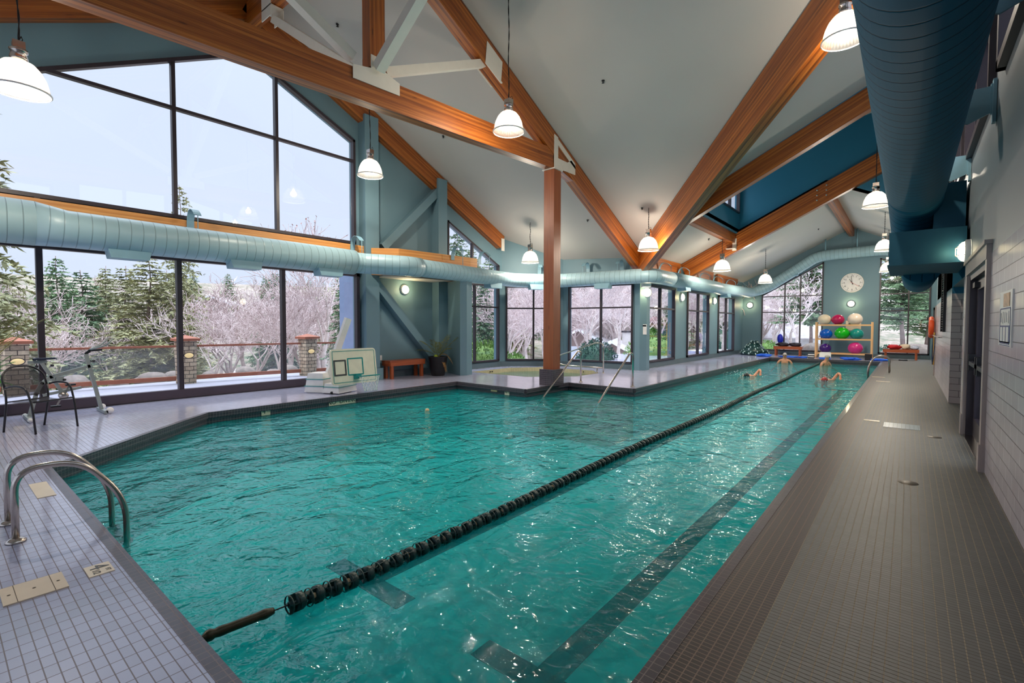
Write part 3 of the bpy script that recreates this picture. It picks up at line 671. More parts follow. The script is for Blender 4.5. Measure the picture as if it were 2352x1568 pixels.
# ------------------------------------------------------------ ducts
def hanger(root, x, y, z, dx, dy, R=.34):
    """curved painted strap from the wall over the duct with a thin rod"""
    g = MB(); n = 10; w = .13; d = Vector((dx, dy, 0)); s = Vector((-dy, dx, 0)); o = Vector((x, y, z))
    pts = [o+d*(R-R*math.cos(PI*k/n*.62))*.9+Vector((0, 0, R*math.sin(PI*k/n*.85)*.75)) for k in range(n+1)]
    for a, b in zip(pts[:-1], pts[1:]):
        q = [a-s*w/2, a+s*w/2, b+s*w/2, b-s*w/2]; e = Vector((0, 0, -.012)); g.face(q); g.face([p+e for p in q][::-1]); g.face([q[0], q[3], q[3]+e, q[0]+e]); g.face([q[1]+e, q[2]+e, q[2], q[1]])
    g.beam(o+Vector((0, 0, -.12)), o+Vector((0, 0, .06)), .012, w, up=tuple(s))
    g.tube([pts[-1], pts[-1]+Vector((0, 0, -.42))], .009, 6)
    return part(g, 'hanger', 'duct_plate', root)
def diffuser(root, x, y, z, rz, L=.62, w=.34, h=.17, mat='duct_plate'):
    g = MB(); c, s = math.cos(rz), math.sin(rz)
    def P(u, v, q): return (x+u*c-v*s, y+u*s+v*c, z+q)
    a, b = L/2, w/2; T = [(-a*1.0, -b*.8), (a*1.0, -b*.8), (a, b*.8), (-a, b*.8)]; Bm = [(-a*.86, -b), (a*.86, -b), (a*.86, b), (-a*.86, b)]
    for i in range(4):
        j = (i+1) % 4; g.face([P(*T[i], 0), P(*T[j], 0), P(*Bm[j], -h), P(*Bm[i], -h)][::-1])
    g.face([P(*p, -h) for p in Bm][::-1]); g.face([P(*p, 0) for p in T])
    return part(g, 'diffuser', mat, root)
t = thing('air_duct', 'pale blue spiral air duct winding along the window walls', 'duct', (-10.6, 1, 3.07))
def seg(pts, r): 
    return part(MB().tube(pts, r, 28), 'duct_section', 'duct', t)
seg([(-10.62, -4.8, 3.07), (-10.62, 1.12, 3.07)], .345)
seg([(-10.62, 1.1, 3.07), (-10.62, 1.5, 3.04), (-10.62, 6.75, 3.03)], [.345, .30, .30])
seg(smooth_path([(-10.62, 6.7, 3.03), (-10.62, 7.0, 3.03), (-9.98, 7.85, 3.0), (-10.0, 8.3, 3.0)], 6, .3), .255)
seg(smooth_path([(-10.0, 8.2, 3.0), (-10.45, 12.8, 3.02), (-9.62, 14.15, 3.05), (-6.3, 14.62, 3.07), (-6.3, 16.3, 3.07)], 7, .35), .235)
seg(smooth_path([(-6.3, 16.2, 3.07), (-6.3, 21.3, 3.09), (-6.42, 22.0, 3.09), (-6.42, 27.5, 3.2), (-5.7, 27.75, 3.45), (-3.55, 27.75, 4.85), (-2.9, 27.75, 4.9), (-.9, 27.75, 4.95), (-.35, 27.2, 4.8)], 7, .45), .25)
for x, y in ((-10.75, 2.3), (-10.72, 4.2), (-10.7, 6.05)): diffuser(t, x+.14, y, 2.80, PI/2)
diffuser(t, -10.33, 11.6, 2.84, PI/2-.08, .55); diffuser(t, -9.9, 13.35, 2.88, .95, .55); diffuser(t, -7.9, 14.38, 2.88, .1, .55); diffuser(t, -6.32, 17.5, 2.9, PI/2, .55); diffuser(t, -6.42, 23, 2.92, PI/2, .55); diffuser(t, -4.6, 27.75, 4.15, 0, .6)
for x, y, dx, dy in ((-11.2, 3.44, 1, 0), (-11.2, 7.1, 1, 0), (-10.4, 9.9, 1, 0), (-10.45, 11.1, 1, 0), (-10.35, 14.15, .66, -.75), (-8.75, 14.85, .1, -1), (-7.5, 14.95, .1, -1), (-6.8, 16.4, 1, 0), (-6.8, 18.2, 1, 0), (-6.8, 20.6, 1, 0), (-6.8, 22.4, 1, 0), (-6.8, 24.4, 1, 0), (-6.8, 26.2, 1, 0)):
    hanger(t, x, y, 3.52 if y < 12 else 3.42, dx, dy)
for x in (-3.2, -1.95): part(MB().tube([(x, 27.75, 5.05), (x, 27.75, zfar(x))], .03, 8), 'hanger_rod', 'duct_plate', t)
t = thing('air_duct', 'big ribbed air duct in a shadowed teal, overhead along the right wall', 'duct', (.12, 8, 3.52))
part(MB().tube([(.03, -4.9, 3.45), (.03, 9.0, 3.45)], .336, 40), 'duct_section', 'duct_shaded', t)
part(MB().tube(smooth_path([(.03, 8.9, 3.45), (.03, 9.6, 3.45), (.06, 10.4, 3.1), (.08, 10.7, 2.9)], 8, .5), .330, 40), 'duct_elbow', 'duct_shaded', t)
part(MB().b2((-.26, 9.3, 2.42), (.60, 11.2, 2.9)).b2((-.28, 9.28, 2.40), (.62, 11.22, 2.42)).b2((.25, 9.6, 2.9), (.6, 11.1, 3.6)), 'plenum_box', 'duct_plate_shaded', t)
part(MB().tube([(.15, 11.1, 2.56), (.15, 15.5, 2.62)], .30, 30), 'duct_section', 'duct_shaded', t)
for y in (-1.0, 2.3, 4.6, 6.9, 9.45, 11.7, 13.9, 16.1, 18.2):
    g = MB(); g.prism([(.27, 3.92), (.60, 3.92), (.60, 3.66), (.42, 3.58), (.22, 3.66)], lambda u, v, q: (u, y+q, v), 0, .02); g.b2((.60, y-.03, 3.55), (.628, y+.05, 3.98)); g.b2((.585, y-.01, 3.64), (.60, y+.03, 3.94))
    part(g, 'wall_bracket', 'duct_plate', t)
part(MB().tube([(.30, 11.0, 3.75), (.30, 18.8, 3.75)], .10, 16), 'branch_duct', 'duct_shaded', t)

# ------------------------------------------------------------ lamps
def make_pendant():
    r = empty('pendant_lamp')
    prof = [(.285, 0), (.288, .012), (.278, .02), (.268, .08), (.245, .17), (.205, .26), (.15, .33), (.10, .355), (.075, .36)]
    MB().lathe(prof, seg=40).build('shade', M['shade'], r)
    rm = MB().lathe([(.282, -.004), (.292, 0), (.292, .014), (.282, .016)], seg=40); rm.build('rim', M['white'], r)
    ca = MB().lathe([(0, .36), (.075, .36), (.085, .40), (.07, .46), (.085, .47), (.085, .50), (0, .505)], seg=16); ca.box((0, 0, .545), (.13, .11, .085)); ca.build('ballast_housing', M['chrome'], r)
    MB().lathe([(0, .17), (.035, .18), (.05, .23), (.035, .29), (.02, .34), (0, .345)], seg=14).build('bulb', M['bulb'], r)
    return r
pend = make_pendant()
def pendant(o, x, y, z, label, w=1.0):
    o.location = (x, y, z); tag(o, label, 'lamp', 'glass bell pendant lamps over the pool')
    zc = zd(x) if (x > XD and Y2 < y < Y3) else (zfar(x) if y >= Y3 else (zl(x) if y > yval(x) else zt(y)))
    L = zc-z-.58; g = MB(); n = 26
    for k in range(2):
        g.tube([(.006*math.cos(j*1.1+k*PI), .006*math.sin(j*1.1+k*PI)+.01*math.sin(j*.5), .585+L*j/n) for j in range(n+1)], .006, 5)
    g.tube([(.0, .0, .60), (.06, .02, .64), (.07, .03, .60), (.04, .02, .58)], .006, 5)
    c = g.build('cord', M['black'], o)
    l = bpy.data.lights.new('lamp_light', 'POINT'); l.energy = PENDANT_W*w; l.color = (1.0, .88, .72); l.shadow_soft_size = .07
    lo = bpy.data.objects.new('lamp_light', l); COL.objects.link(lo); lo.parent = o; lo.location = (0, 0, .20)
pl = [(-8.36, .80, 4.30, 'pendant lamp at the far left edge, hanging before the gable window'), (-5.78, 6.92, 5.05, 'pendant lamp hanging alone on a long cord, in front of the truss rafter'),
      (-9.6, 6.56, 4.90, 'pendant lamp hanging against the corner of the tall gable window'), (-9.72, 12.76, 3.56, 'pendant lamp over the spa, left of the timber post'),
      (-5.70, 12.95, 3.60, 'pendant lamp against the low end of the valley beam'), (-5.08, 17.7, 3.40, 'pendant lamp just below the bolted sloping beam'),
      (-4.90, 23.4, 3.36, 'pendant lamp nearest the far wall, on the coil side of the pool'), (-.80, 8.4, 5.55, 'pendant lamp at the top edge, half behind the big dark duct'),
      (-.72, 15.3, 4.50, 'pendant lamp peeping out left of the big duct beside the bolted beam'), (-.72, 21.2, 4.10, 'pendant lamp peeping out left of the big duct, above the far curved duct'),
      (-.72, 25.2, 3.72, 'pendant lamp peeping out left of the big duct, just above the right far window')]
for i, (x, y, z, lab) in enumerate(pl):
    o = pend if i == 0 else copy_tree(pend)
    if i:
        for ch in [c for c in bpy.data.objects if c.parent == o and c.name.startswith(('cord', 'lamp_light'))]: bpy.data.objects.remove(ch)
    pendant(o, x, y, z, lab)
def wall_lamp(x, y, z, nx, ny, label, R=.13, guard=False, w=1.0):
    a = math.atan2(ny, nx); t = thing('wall_lamp', label, 'lamp', (x, y, z), a, 'round bulkhead wall lamps')
    MB().lathe([(R*1.18, 0), (R*1.18, .045), (R*1.0, .06)], seg=28, axis='x').build('backplate', M['white'], t)
    MB().lathe([(R, .05), (R*.93, .085), (R*.7, .115), (R*.35, .13), (0.001, .135)], seg=28, axis='x').build('lens', M['lens'], t)
    if guard:
        g = MB(); 
        for zz in (-.055, .055): g.tube([(.055, -math.sqrt(R*R-zz*zz), zz), (.14, -.05, zz), (.14, .05, zz), (.055, math.sqrt(R*R-zz*zz), zz)], .006, 6)
        g.tube([(.055, 0, -R), (.15, 0, -.05), (.15, 0, .05), (.055, 0, R)], .006, 6); g.build('guard', M['white'], t)
    l = bpy.data.lights.new('lamp_light', 'POINT'); l.energy = WALL_W*w; l.color = (1.0, .80, .42); l.shadow_soft_size = .06
    lo = bpy.data.objects.new('lamp_light', l); COL.objects.link(lo); lo.parent = t; lo.location = (.22, 0, 0)
wall_lamp(XG, 8.92, 2.52, 1, 0, 'glowing round wall lamp over the bench niche', .12)
wall_lamp(-6.74, 15.22, 2.58, .62, -.78, 'glowing round wall lamp on the bay corner beside the posted notice', .14)
wall_lamp(-6.98, 19.0, 2.60, 1, 0, 'glowing round wall lamp between the first and second long wall windows', .14)
wall_lamp(-6.98, 23.1, 2.62, 1, 0, 'glowing round wall lamp between the second and third long wall windows', .14)
wall_lamp(-6.62, YF, 2.58, 0, -1, 'glowing round wall lamp above the coiled lane rope', .13)
wall_lamp(-2.16, YF, 2.54, 0, -1, 'glowing round wall lamp below the clock', .13)
wall_lamp(XR, 9.2, 2.53, -1, 0, 'caged round wall lamp beside the exit door', .14, True, .1)

# ------------------------------------------------------------ pool fittings
def rail(pts, r, name, root, rad=.2, seg=12): return MB().tube(smooth_path(pts, 8, rad), r, seg).build(name, M['chrome'], root)
def flange(g, x, y, r=.055): g.lathe([(0, 0), (r, 0), (r, .012), (r*.55, .03), (0, .03)], (x, y, 0), 16)
t = thing('pool_ladder', 'bent stainless pool ladder at the near left edge of the pool', 'ladder', (-4.93, .36, 0))
for dx in (-.25, .22):
    rail([(dx, 0, 0), (dx, 0, .50), (dx+.02, .34, .50), (dx+.03, .60, .16), (dx+.03, .60, -1.15)], .021, 'handrail', t, .2)
    g = MB(); flange(g, dx, 0); g.build('floor_flange', M['chrome'], t)
for z in (-.22, -.52, -.82): MB().b2((-.24, .56, z), (.24, .64, z+.025)).build('tread', M['chrome'], t)
t = thing('pool_ladder', 'small stainless ladder rail at the far right edge of the pool', 'ladder', (-.88, 19.3, 0))
for dy in (0, .5):
    rail([(-.12, dy, -1.0), (-.12, dy, .14), (.05, dy+.1, .52), (.42, dy+.25, .50), (.43, dy+.25, 0)], .022, 'handrail', t, .2)
for k, (x0, lab) in enumerate(((-6.62, 'sloping stainless handrail beside the timber post'), (-5.16, 'sloping stainless handrail on the right of the pool steps'))):
    t = thing('handrail', lab, 'handrail', (x0, 10.9, 0))
    rail([(0, 0, 0), (0, 0, .80), (-.03, -.10, .82), (.0, -1.75, -.25), (.0, -2.1, -.5)], .022, 'tube', t, .12)
    g = MB(); flange(g, 0, 0, .05); g.build('floor_flange', M['chrome'], t)
t = thing('spa_handrail', 'curved stainless double handrail at the edge of the hot tub', 'handrail', (-7.4, 13.35, 0))
rail([(.1, 0, 0), (.1, 0, .92), (-.15, .02, .95), (-1.55, -.05, .48), (-1.62, -.05, .25), (-1.3, -.05, .18), (.1, 0, .17)], .02, 'tube', t, .2)
MB().tube([(-.12, 0, .17), (-.12, 0, 0)], .018, 10).build('strut', M['chrome'], t)
g = MB(); flange(g, .1, 0, .045); flange(g, -.12, 0, .045); g.build('floor_flange', M['chrome'], t)

# lane rope
M['float'] = plain('dark_green_float', srgb(22, 62, 60), .35); M['bead'] = plain('cream_bead', srgb(232, 196, 150), .4)
M['brass'] = plain('aged_brass', srgb(62, 58, 40), .4, .4)
t = thing('lane_rope', 'dark green floating lane rope stretched down the length of the pool', 'lane rope', (-2.76, .78, 0))
RA, RB = Vector((-2.76, .77, -.10)), Vector((-3.02, 25.15, -.16))
def rope_pt(s):
    y = .77+s; k = s/24.4; x = -2.76-.26*k+.02*math.sin(s*.9); z = -.165 if s > 1.0 else -.10-.065*s
    return Vector((x, y, z))-t.location
MB().tube([rope_pt(s*.4) for s in range(0, 61)]+[RB-t.location], .004, 6).build('cable', M['black'], t)
d0 = (rope_pt(.5)-rope_pt(0)).normalized(); g = MB()
g.tube([rope_pt(0), rope_pt(.05)], .006, 6); q = [rope_pt(.05+.02*i) for i in range(21)]
g.tube(q, [.03, .03, .012, .028, .03, .022, .026, .026]+[.024]*9+[.027, .027, .022, .018], 12); g.build('tensioner', M['brass'], t)
fm = MB(); R0 = .052
fm.lathe([(.012, -.045), (.02, -.045), (.02, .045), (.012, .045)], seg=12, axis='y')
fm.lathe([(R0*.72, .0), (R0, .0), (R0*1.0, .012), (R0*1.0, .03), (R0*.86, .045), (R0*.80, .045), (R0*.9, .02), (R0*.72, 0)], seg=16, axis='y')
fm.lathe([(.015, -.004), (R0, -.004), (R0, .006), (.015, .006)], seg=16, axis='y')
for k in range(4):
    a = k*PI/2+.5; fm.beam((0, 0, 0), (R0*math.cos(a), 0, R0*math.sin(a)), .004, .085, up=(0, 1, 0))
fm.lathe([(R0*.98, -.045), (R0*1.04, -.045), (R0*1.04, -.036), (R0*.98, -.036)], seg=16, axis='y')
f0 = fm.build('float', M['float'], t); me_f = f0.data
bm_ = MB().lathe([(0, -.026), (.016, -.022), (.026, 0), (.016, .022), (0, .026)], seg=12, axis='y').build('bead', M['bead'], t)
s = .58; k = 0; pos = []
while s < 24.2: pos.append(s); s += .118
for k, s in enumerate(pos[:100]):
    o = f0 if k == 0 else f0.copy()
    if k: COL.objects.link(o)
    o.location = rope_pt(s); o.rotation_euler = (random.uniform(-.12, .12), random.uniform(0, 1.5), random.uniform(-.1, .1)); o.parent = t
rest = MB()
for s in pos[100:]:
    p = rope_pt(s); rest.lathe([(0, -.05), (.05, -.045), (.052, 0), (.045, .04), (0, .045)], tuple(p), 8, 'y')
rest = rest.build('float', M['float'], t); rest['kind'] = 'stuff'
for k, s in enumerate([.685, .945, 1.18, 1.42, 1.77, 2.13, 2.48, 2.95, 3.3]):
    o = bm_ if k == 0 else bm_.copy()
    if k: COL.objects.link(o)
    o.location = rope_pt(s if k == 0 else s-.02); o.parent = t

# deck inserts and writing
t = thing('skimmer_lid', 'cream rectangular skimmer lid in the near left deck corner', 'skimmer lid', (-3.79, .355, 0))
g = MB(); g.box((0, 0, .004), (.25, .26, .008)); g.build('lid', M['spa_tile'] if 0 else plain('cream_lid', srgb(214, 196, 172), .5), t)
g = MB()
for y in (-.10, 0, .10): g.lathe([(0, .0085), (.008, .0088), (.008, .0075)], (0, y, 0), 10)
g.beam((-.125, -.075, .0082), (.125, -.075, .0082), .003, .001); g.beam((-.125, .075, .0082), (.125, .075, .0082), .003, .001)
g.build('finger_hole', plain('shadow_hole', srgb(90, 74, 56), .7), t)
# rotate so its long side lies along the deck edge direction seen in the photo
t.scale = (1, 1, 1)
cream = plain('cream_marker_tile', srgb(232, 216, 190), .3)
def marker(name, loc, rot, w, h, lines, label, cat='sign', size=None):
    t = thing(name, label, cat, loc); t.rotation_euler = rot
    MB().box((0, 0, .002), (w, h, .006)).build('plaque', cream, t)
    for body, x, y, s in lines: text(body, s, M['black'], t, (x, y, .0062), (0, 0, 0), ext=.0006)
    return t
marker('depth_marker', (-3.785, .638, 0.001), (0, 0, 0), .17, .12, [('4', -.035, 0, .13), ('1/2', .035, -.02, .05), ('FT', .04, .035, .035)], 'cream 4 1/2 depth tile beside the skimmer lid')
marker('deck_plaque', (-6.02, .635, 0.001), (0, 0, PI), .56, .12, [('CAUTION', 0, .035, .028), ('POOL DECK', 0, 0, .022), ('SLIPPERY', 0, -.035, .028)][:0], 'cream rectangular plaque in the deck behind the near ladder')
WX = -9.2+.014
marker('depth_marker', (WX, 3.98, -.115), (PI/2, 0, PI/2), .16, .14, [('4', -.035, 0, .13), ('1/2', .04, -.0, .05)], 'cream 4 1/2 depth tile on the pool edge, left of the no diving sign')
marker('depth_marker', (-6.88-.55, 8.87-.014+.0, -.115), (PI/2, 0, 0), .15, .14, [('4', -.035, 0, .13), ('1/2', .04, 0, .05)], 'cream 4 1/2 depth tile on the pool edge in front of the timber post')
marker('no_diving_sign', (WX, 5.55, -.115), (PI/2, 0, PI/2), .62, .13, [('NO  DIVING', 0, 0, .125)], 'cream NO DIVING tile sign on the pool edge below the basketball hoop')
for x, y, w, h, lab in ((-.42, 9.46, .20, .10, 'small cream tile insert in the right deck beside the pale blue patch'), (-.50, 16.3, .30, .12, 'pale tile insert in the right deck, nearer of the two beside the far ladder'), (-.65, 17.6, .3, .12, 'pale tile insert at the gutter beside the far ladder')):
    tag(MB().box((x, y, .002), (w, h, .005)).build('tile_insert', cream), lab, 'tile')
tag(MB().box((-.05, 9.22, .0015), (.42, .44, .004)).build('tile_patch', grid_mat('pale_blue_patch', srgb(142, 158, 168), srgb(120, 130, 136), .048, .03, .0036, .3, .05)), 'pale blue square tile patch in the right deck', 'tile')
dm = plain('drain_brass', srgb(92, 84, 74), .4, .6)
for x, y, lab in ((.03, 5.93, 'round floor drain cover in the right deck, nearer one'), (.30, 8.6, 'round floor drain cover next to the exit door')):
    g = MB().lathe([(0, .004), (.075, .004), (.08, 0)], (x, y, 0), 20); tag(g.build('floor_drain', dm), lab, 'drain')
g = MB().lathe([(0, .04), (.03, .035), (.045, 0), (.03, -.03), (0, -.04)], (-7.3, 6.25, -.19), 16); tag(g.build('pool_thermometer', M['bead']), 'small cream floating disc on the water left of the timber post', 'float')
for i, (x, y, lab) in enumerate(((-5.03, 17.4, 'cream inlet fitting on the long window-side pool edge, nearer one'), (-5.04, 23.2, 'cream inlet fitting on the long pool edge, near the far end'), )):
    g = MB().lathe([(0, .03), (.05, .025), (.06, 0), (0, 0)], (x, y, -.10), 14, 'x'); tag(g.build('pool_inlet', M['bead']), lab, 'inlet')
tag(MB().b2((-7.95, 8.85, -.14), (-7.75, 8.865, -.06)).build('pool_inlet', M['bead']), 'cream slot in the pool edge at the inner corner near the spa', 'inlet')

# ------------------------------------------------------------ west deck things
t = thing('basketball_hoop', 'white poolside basketball hoop with teal lines on a wheeled plastic base', 'hoop', (-9.85, 5.6, 0))
teal = plain('teal_plastic', srgb(20, 140, 140), .4); grey_l = plain('dark_grey_line', srgb(66, 66, 70), .5); bone = plain('bone_plastic', srgb(240, 230, 210), .45)
g = MB(); g.box((-.28, -.02, .225), (.46, .50, .41), .5, .22); g.box((-.28, -.02, .01), (.40, .44, .03), .5); g.build('base_tank', M['white'], t)
g = MB(); g.box((.16, .20, .12), (.42, .62, .20), .35, .12); g.build('front_tank', M['white'], t)
g = MB(); g.box((-.28, -.02, .15), (.468, .508, .012), .5); g.box((-.28, -.02, .30), (.43, .47, .012), .5); g.box((.16, .20, .15), (.422, .622, .01), .35); g.build('stripe', teal, t)
for i in range(4): MB().lathe([(0, -.02), (.03, -.02), (.03, .02), (0, .02)], (.30-.02*i, .02+.16*i-.1, .03), 12, 'x').build('wheel', M['black'], t)
MB().beam((-.2, .1, .3), (.02, .5, 1.64), .13, .11, up=(1, 0, .2)).build('pole', M['white'], t)
b = empty('backboard', (.55, .32, .60)); b.parent = t; b.rotation_euler = (0, -.12, .04)
def rrect(w, h, r, n=5):
    P = []
    for cx, cy, a0 in ((w/2-r, h/2-r, 0), (-w/2+r, h/2-r, PI/2), (-w/2+r, -h/2+r, PI), (w/2-r, -h/2+r, 1.5*PI)):
        P += [(cx+r*math.cos(a0+k*PI/2/n), cy+r*math.sin(a0+k*PI/2/n)) for k in range(n+1)]
    return P
fnx = lambda u, v, q: (q, u, v)
MB().prism(rrect(1.14, .76, .08), fnx, -.04, 0).build('board', bone, b)
def frame2(w, h, lw, cx, cy, x0=.001, r=.02): 
    off = lambda P: [(a+cx, c+cy) for a, c in P]
    return MB().prism(off(rrect(w, h, r)), fnx, x0, x0+.003, [off(rrect(w-2*lw, h-2*lw, max(r-lw, .004)))])
frame2(1.06, .68, .012, 0, 0).build('outline', teal, b)
frame2(.40, .38, .028, .02, -.01).build('target_square', teal, b)
g = frame2(.30, .34, .035, -.36, -.02, .0012, .01); g.build('target_square', grey_l, b)
g = MB(); g.box((.05, .02, -.23), (.10, .13, .10)); g.tube([(.1, .02, -.24), (.14, .02, -.24)], .015, 8); g.build('rim_mount', teal, b)
RC = Vector((.36, .10, -.235)); RR = .22
g = MB().tube([RC+Vector((RR*math.cos(a*PI/16), RR*math.sin(a*PI/16), 0)) for a in range(32)], .012, 8, closed=True); g.build('rim', teal, b)
g = MB(); N_ = 12
for k in range(N_):
    for s in (-1, 1):
        pts = []
        for j in range(7):
            a = 2*PI*(k+s*j*.5)/N_; r = RR*(1-.42*(j/6)**.7); pts.append(RC+Vector((r*math.cos(a), r*math.sin(a), -.055*j)))
        g.tube(pts, .004, 4, caps=False)
g.build('net', M['white'], b)

def bench(lab, x, y, rz, L=1.2, Wd=.38, Hh=.45):
    t = thing('bench', lab, 'bench', (x, y, 0), rz, 'low cedar benches')
    g = MB()
    for k in range(3): g.beam((-L/2, -Wd/2+Wd*(k+.5)/3, Hh), (L/2, -Wd/2+Wd*(k+.5)/3, Hh), Wd/3-.012, .035, top=True)
    g.build('seat', M['wood_bench'], t)
    g = MB()
    for s in (-1, 1): g.beam((-L/2+.02, s*(Wd/2-.02), Hh-.09), (L/2-.02, s*(Wd/2-.02), Hh-.09), .035, .11); g.beam((s*(L/2-.02), -Wd/2+.02, Hh-.09), (s*(L/2-.02), Wd/2-.02, Hh-.09), .035, .11)
    g.build('apron', M['wood_bench'], t)
    for sx in (-1, 1):
        for sy in (-1, 1): MB().beam((sx*(L/2-.10), sy*(Wd/2-.07), 0), (sx*(L/2-.10), sy*(Wd/2-.07), Hh-.036), .08, .08, up=(1, 0, 0)).build('leg', M['wood_bench'], t)
    return t
bench('low cedar bench in the niche beside the potted palm', -11.13, 8.68, PI/2, 1.25, .40, .50)
bench('low cedar bench by the left far window, dark bags on it', -4.62, 27.3, 0, 1.25, .40, .46)
bench('low cedar bench by the right far window, red bag on it', -.25, 27.35, 0, 1.25, .40, .46)
MB_o = MB().b2((XG+.0, 8.05, .50), (XG+.012, 8.13, .64)); tag(MB_o.build('wall_outlet', M['white']), 'small white wall outlet above the niche bench', 'outlet')

# palm fronds ------------------------------------------------------------
def frond(g, base, az, L, rise, droop, n=16, leaf=.22, w=.012, mats=None):
    pts = []; d = Vector((math.cos(az), math.sin(az), 0))
    for k in range(n+1):
        s = k/n; pts.append(Vector(base)+d*(L*s*.8)+Vector((0, 0, rise*s-droop*s*s)))
    g.tube(pts, [.008*(1-.7*k/n) for k in range(n+1)], 5, caps=False)
    side = Vector((-d.y, d.x, 0))
    for k in range(3, n+1):
        tng = (pts[k]-pts[k-1]).normalized()
        for s in (-1, 1):
            for h in (0, .5):
                p = pts[k]*(1-h)+pts[k-1]*h; l = leaf*(1-abs(k/n-.5)*.9)*random.uniform(.85, 1.1)
                tip = p+(tng*.75+side*s*.65+Vector((0, 0, random.uniform(-.35, -.05)))).normalized()*l
                m = p*.5+tip*.5; wv = tng.cross(Vector((0, 0, 1))).normalized()*w; wv = (tng*w)
                g.face([p, m+wv, tip, m-wv])
M['palm'] = leaf_mat('palm_leaf', srgb(70, 84, 34), srgb(140, 132, 60)); M['palm_dry'] = leaf_mat('palm_leaf_dry', srgb(150, 110, 50), srgb(200, 150, 80))
M['soil'] = plain('potting_soil', srgb(60, 40, 30), .95, var=.3, scale=20)
t = thing('potted_palm', 'sparse palm in a tall black pot beside the niche column', 'plant', (-10.75, 9.62, 0))
MB().lathe([(0, 0), (.19, 0), (.20, .02), (.29, .55), (.30, .56), (.28, .57), (.27, .52), (0, .51)], seg=36).build('pot', M['black'], t)
MB().lathe([(0, .515), (.26, .515)], seg=24).build('soil', M['soil'], t)
g = MB()
for az, L, ri, dr_ in ((.9, .75, .75, .12), (-1.6, .95, .62, .35), (-1.0, .7, .8, .25), (2.4, .6, .75, .3), (1.9, .8, .85, .2), (-2.4, .6, .8, .3), (.2, .55, .6, .3)): frond(g, (0, 0, .52), az, L, ri, dr_, 14, .20, .009)
g.build('frond', M['palm'], t)
g = MB(); frond(g, (0, 0, .52), .6, .55, .6, .75, 14, .14, .009); frond(g, (.05, 0, .52), .0, .38, .25, .6, 12, .14, .009); g.build('dry_frond', M['palm_dry'], t)
g = MB(); g.lathe([(0, 0), (.05, .02), (.06, .06), (.03, .1), (0, .105)], (.02, -.1, .52), 12); g.build('lime_sprout', plain('lime_green', srgb(150, 170, 40), .5), t)
M['fern'] = leaf_mat('bright_green_leaf', srgb(40, 104, 30), srgb(110, 190, 60))
t = thing('potted_plant', 'bright green leafy plant in a dark pot at the left edge behind the chair', 'plant', (-10.85, .42, 0))
MB().lathe([(0, 0), (.17, 0), (.27, .55), (.28, .56), (.26, .57), (0, .54)], seg=30).build('pot', plain('plum_pot', srgb(60, 44, 60), .4), t)
g = MB(); random.seed(3)
for k in range(120):
    az = random.uniform(0, 2*PI); frond(g, (0, 0, .54), az, random.uniform(.25, .55), random.uniform(.15, .6), random.uniform(.1, .35), 9, .11, .014)
g.build('foliage', M['fern'], t)
g = MB()
for az, L in ((1.35, .95), (1.9, .8), (.6, .8)): frond(g, (0, 0, .6), az, L, 1.25, .3, 16, .24, .010)
g.build('palm_frond', M['palm'], t)

# patio chair ----------------------------------------------------------------
t = thing('patio_chair', 'black metal armchair with mesh seat beside the exercise bike', 'chair', (-9.50, 1.02, 0), .52)
bk = plain('black_metal_tube', srgb(26, 24, 28), .35)
wv = .27
for s in (-1, 1):
    MB().tube(smooth_path([(.27, s*wv, 0), (.22, s*wv, .40), (.14, s*(wv+.01), .63), (-.06, s*(wv+.01), .655), (-.21, s*wv, .62)], 6, .12), .013, 10).build('arm', bk, t)
    MB().tube(smooth_path([(-.30, s*(wv-.02), 0), (-.22, s*(wv-.01), .42), (-.24, s*(wv-.01), .62)], 5, .1), .013, 10).build('leg', bk, t)
MB().tube(smooth_path([(-.24, -wv+.01, .60), (-.30, -wv+.01, .78), (-.345, -.13, .895), (-.345, .13, .895), (-.30, wv-.01, .78), (-.24, wv-.01, .60)], 8, .12), .013, 10).build('back_frame', bk, t)
mesh_m = NT('woven_mesh'); u_ = mesh_m.uv(); X_, Y_, _ = mesh_m.sep(u_)
h_ = mesh_m.math('LESS_THAN', mesh_m.math('FRACT', mesh_m.math('MULTIPLY', X_, 180.0)), .72)
mesh_m.set(Base_Color=srgb(40, 38, 46), Roughness=.6, Alpha=mesh_m.math('ADD', mesh_m.math('MULTIPLY', h_, .45), .45)); M['mesh'] = mesh_m.m
g = MB(); n = 8
for i in range(n):
    for j in range(n):
        P = lambda a, b: (.22-.44*a/n, -.24+.48*b/n, .425-.02*math.sin(PI*a/n)-.015*math.sin(PI*b/n)+(.02 if a == 0 else 0))
        g.face([P(i, j), P(i+1, j), P(i+1, j+1), P(i, j+1)])
g.tube([(.225, -.25, .43), (.235, .25, .43)], .012, 8); g.tube([(-.22, -.25, .42), (-.22, .25, .42)], .011, 8)
g.build('seat', M['mesh'], t)
g = MB()
for i in range(n):
    for j in range(n):
        def P(a, b):
            zz = .47+.40*a/n; ww = .24*(1-.35*max(0, (a/n-.55)/.45)**2); yy = -ww+2*ww*b/n
            return (-.235-.11*a/n-.03*math.cos(yy*5), yy, zz)
        g.face([P(i, j), P(i+1, j), P(i+1, j+1), P(i, j+1)])
g.build('backrest', M['mesh'], t)

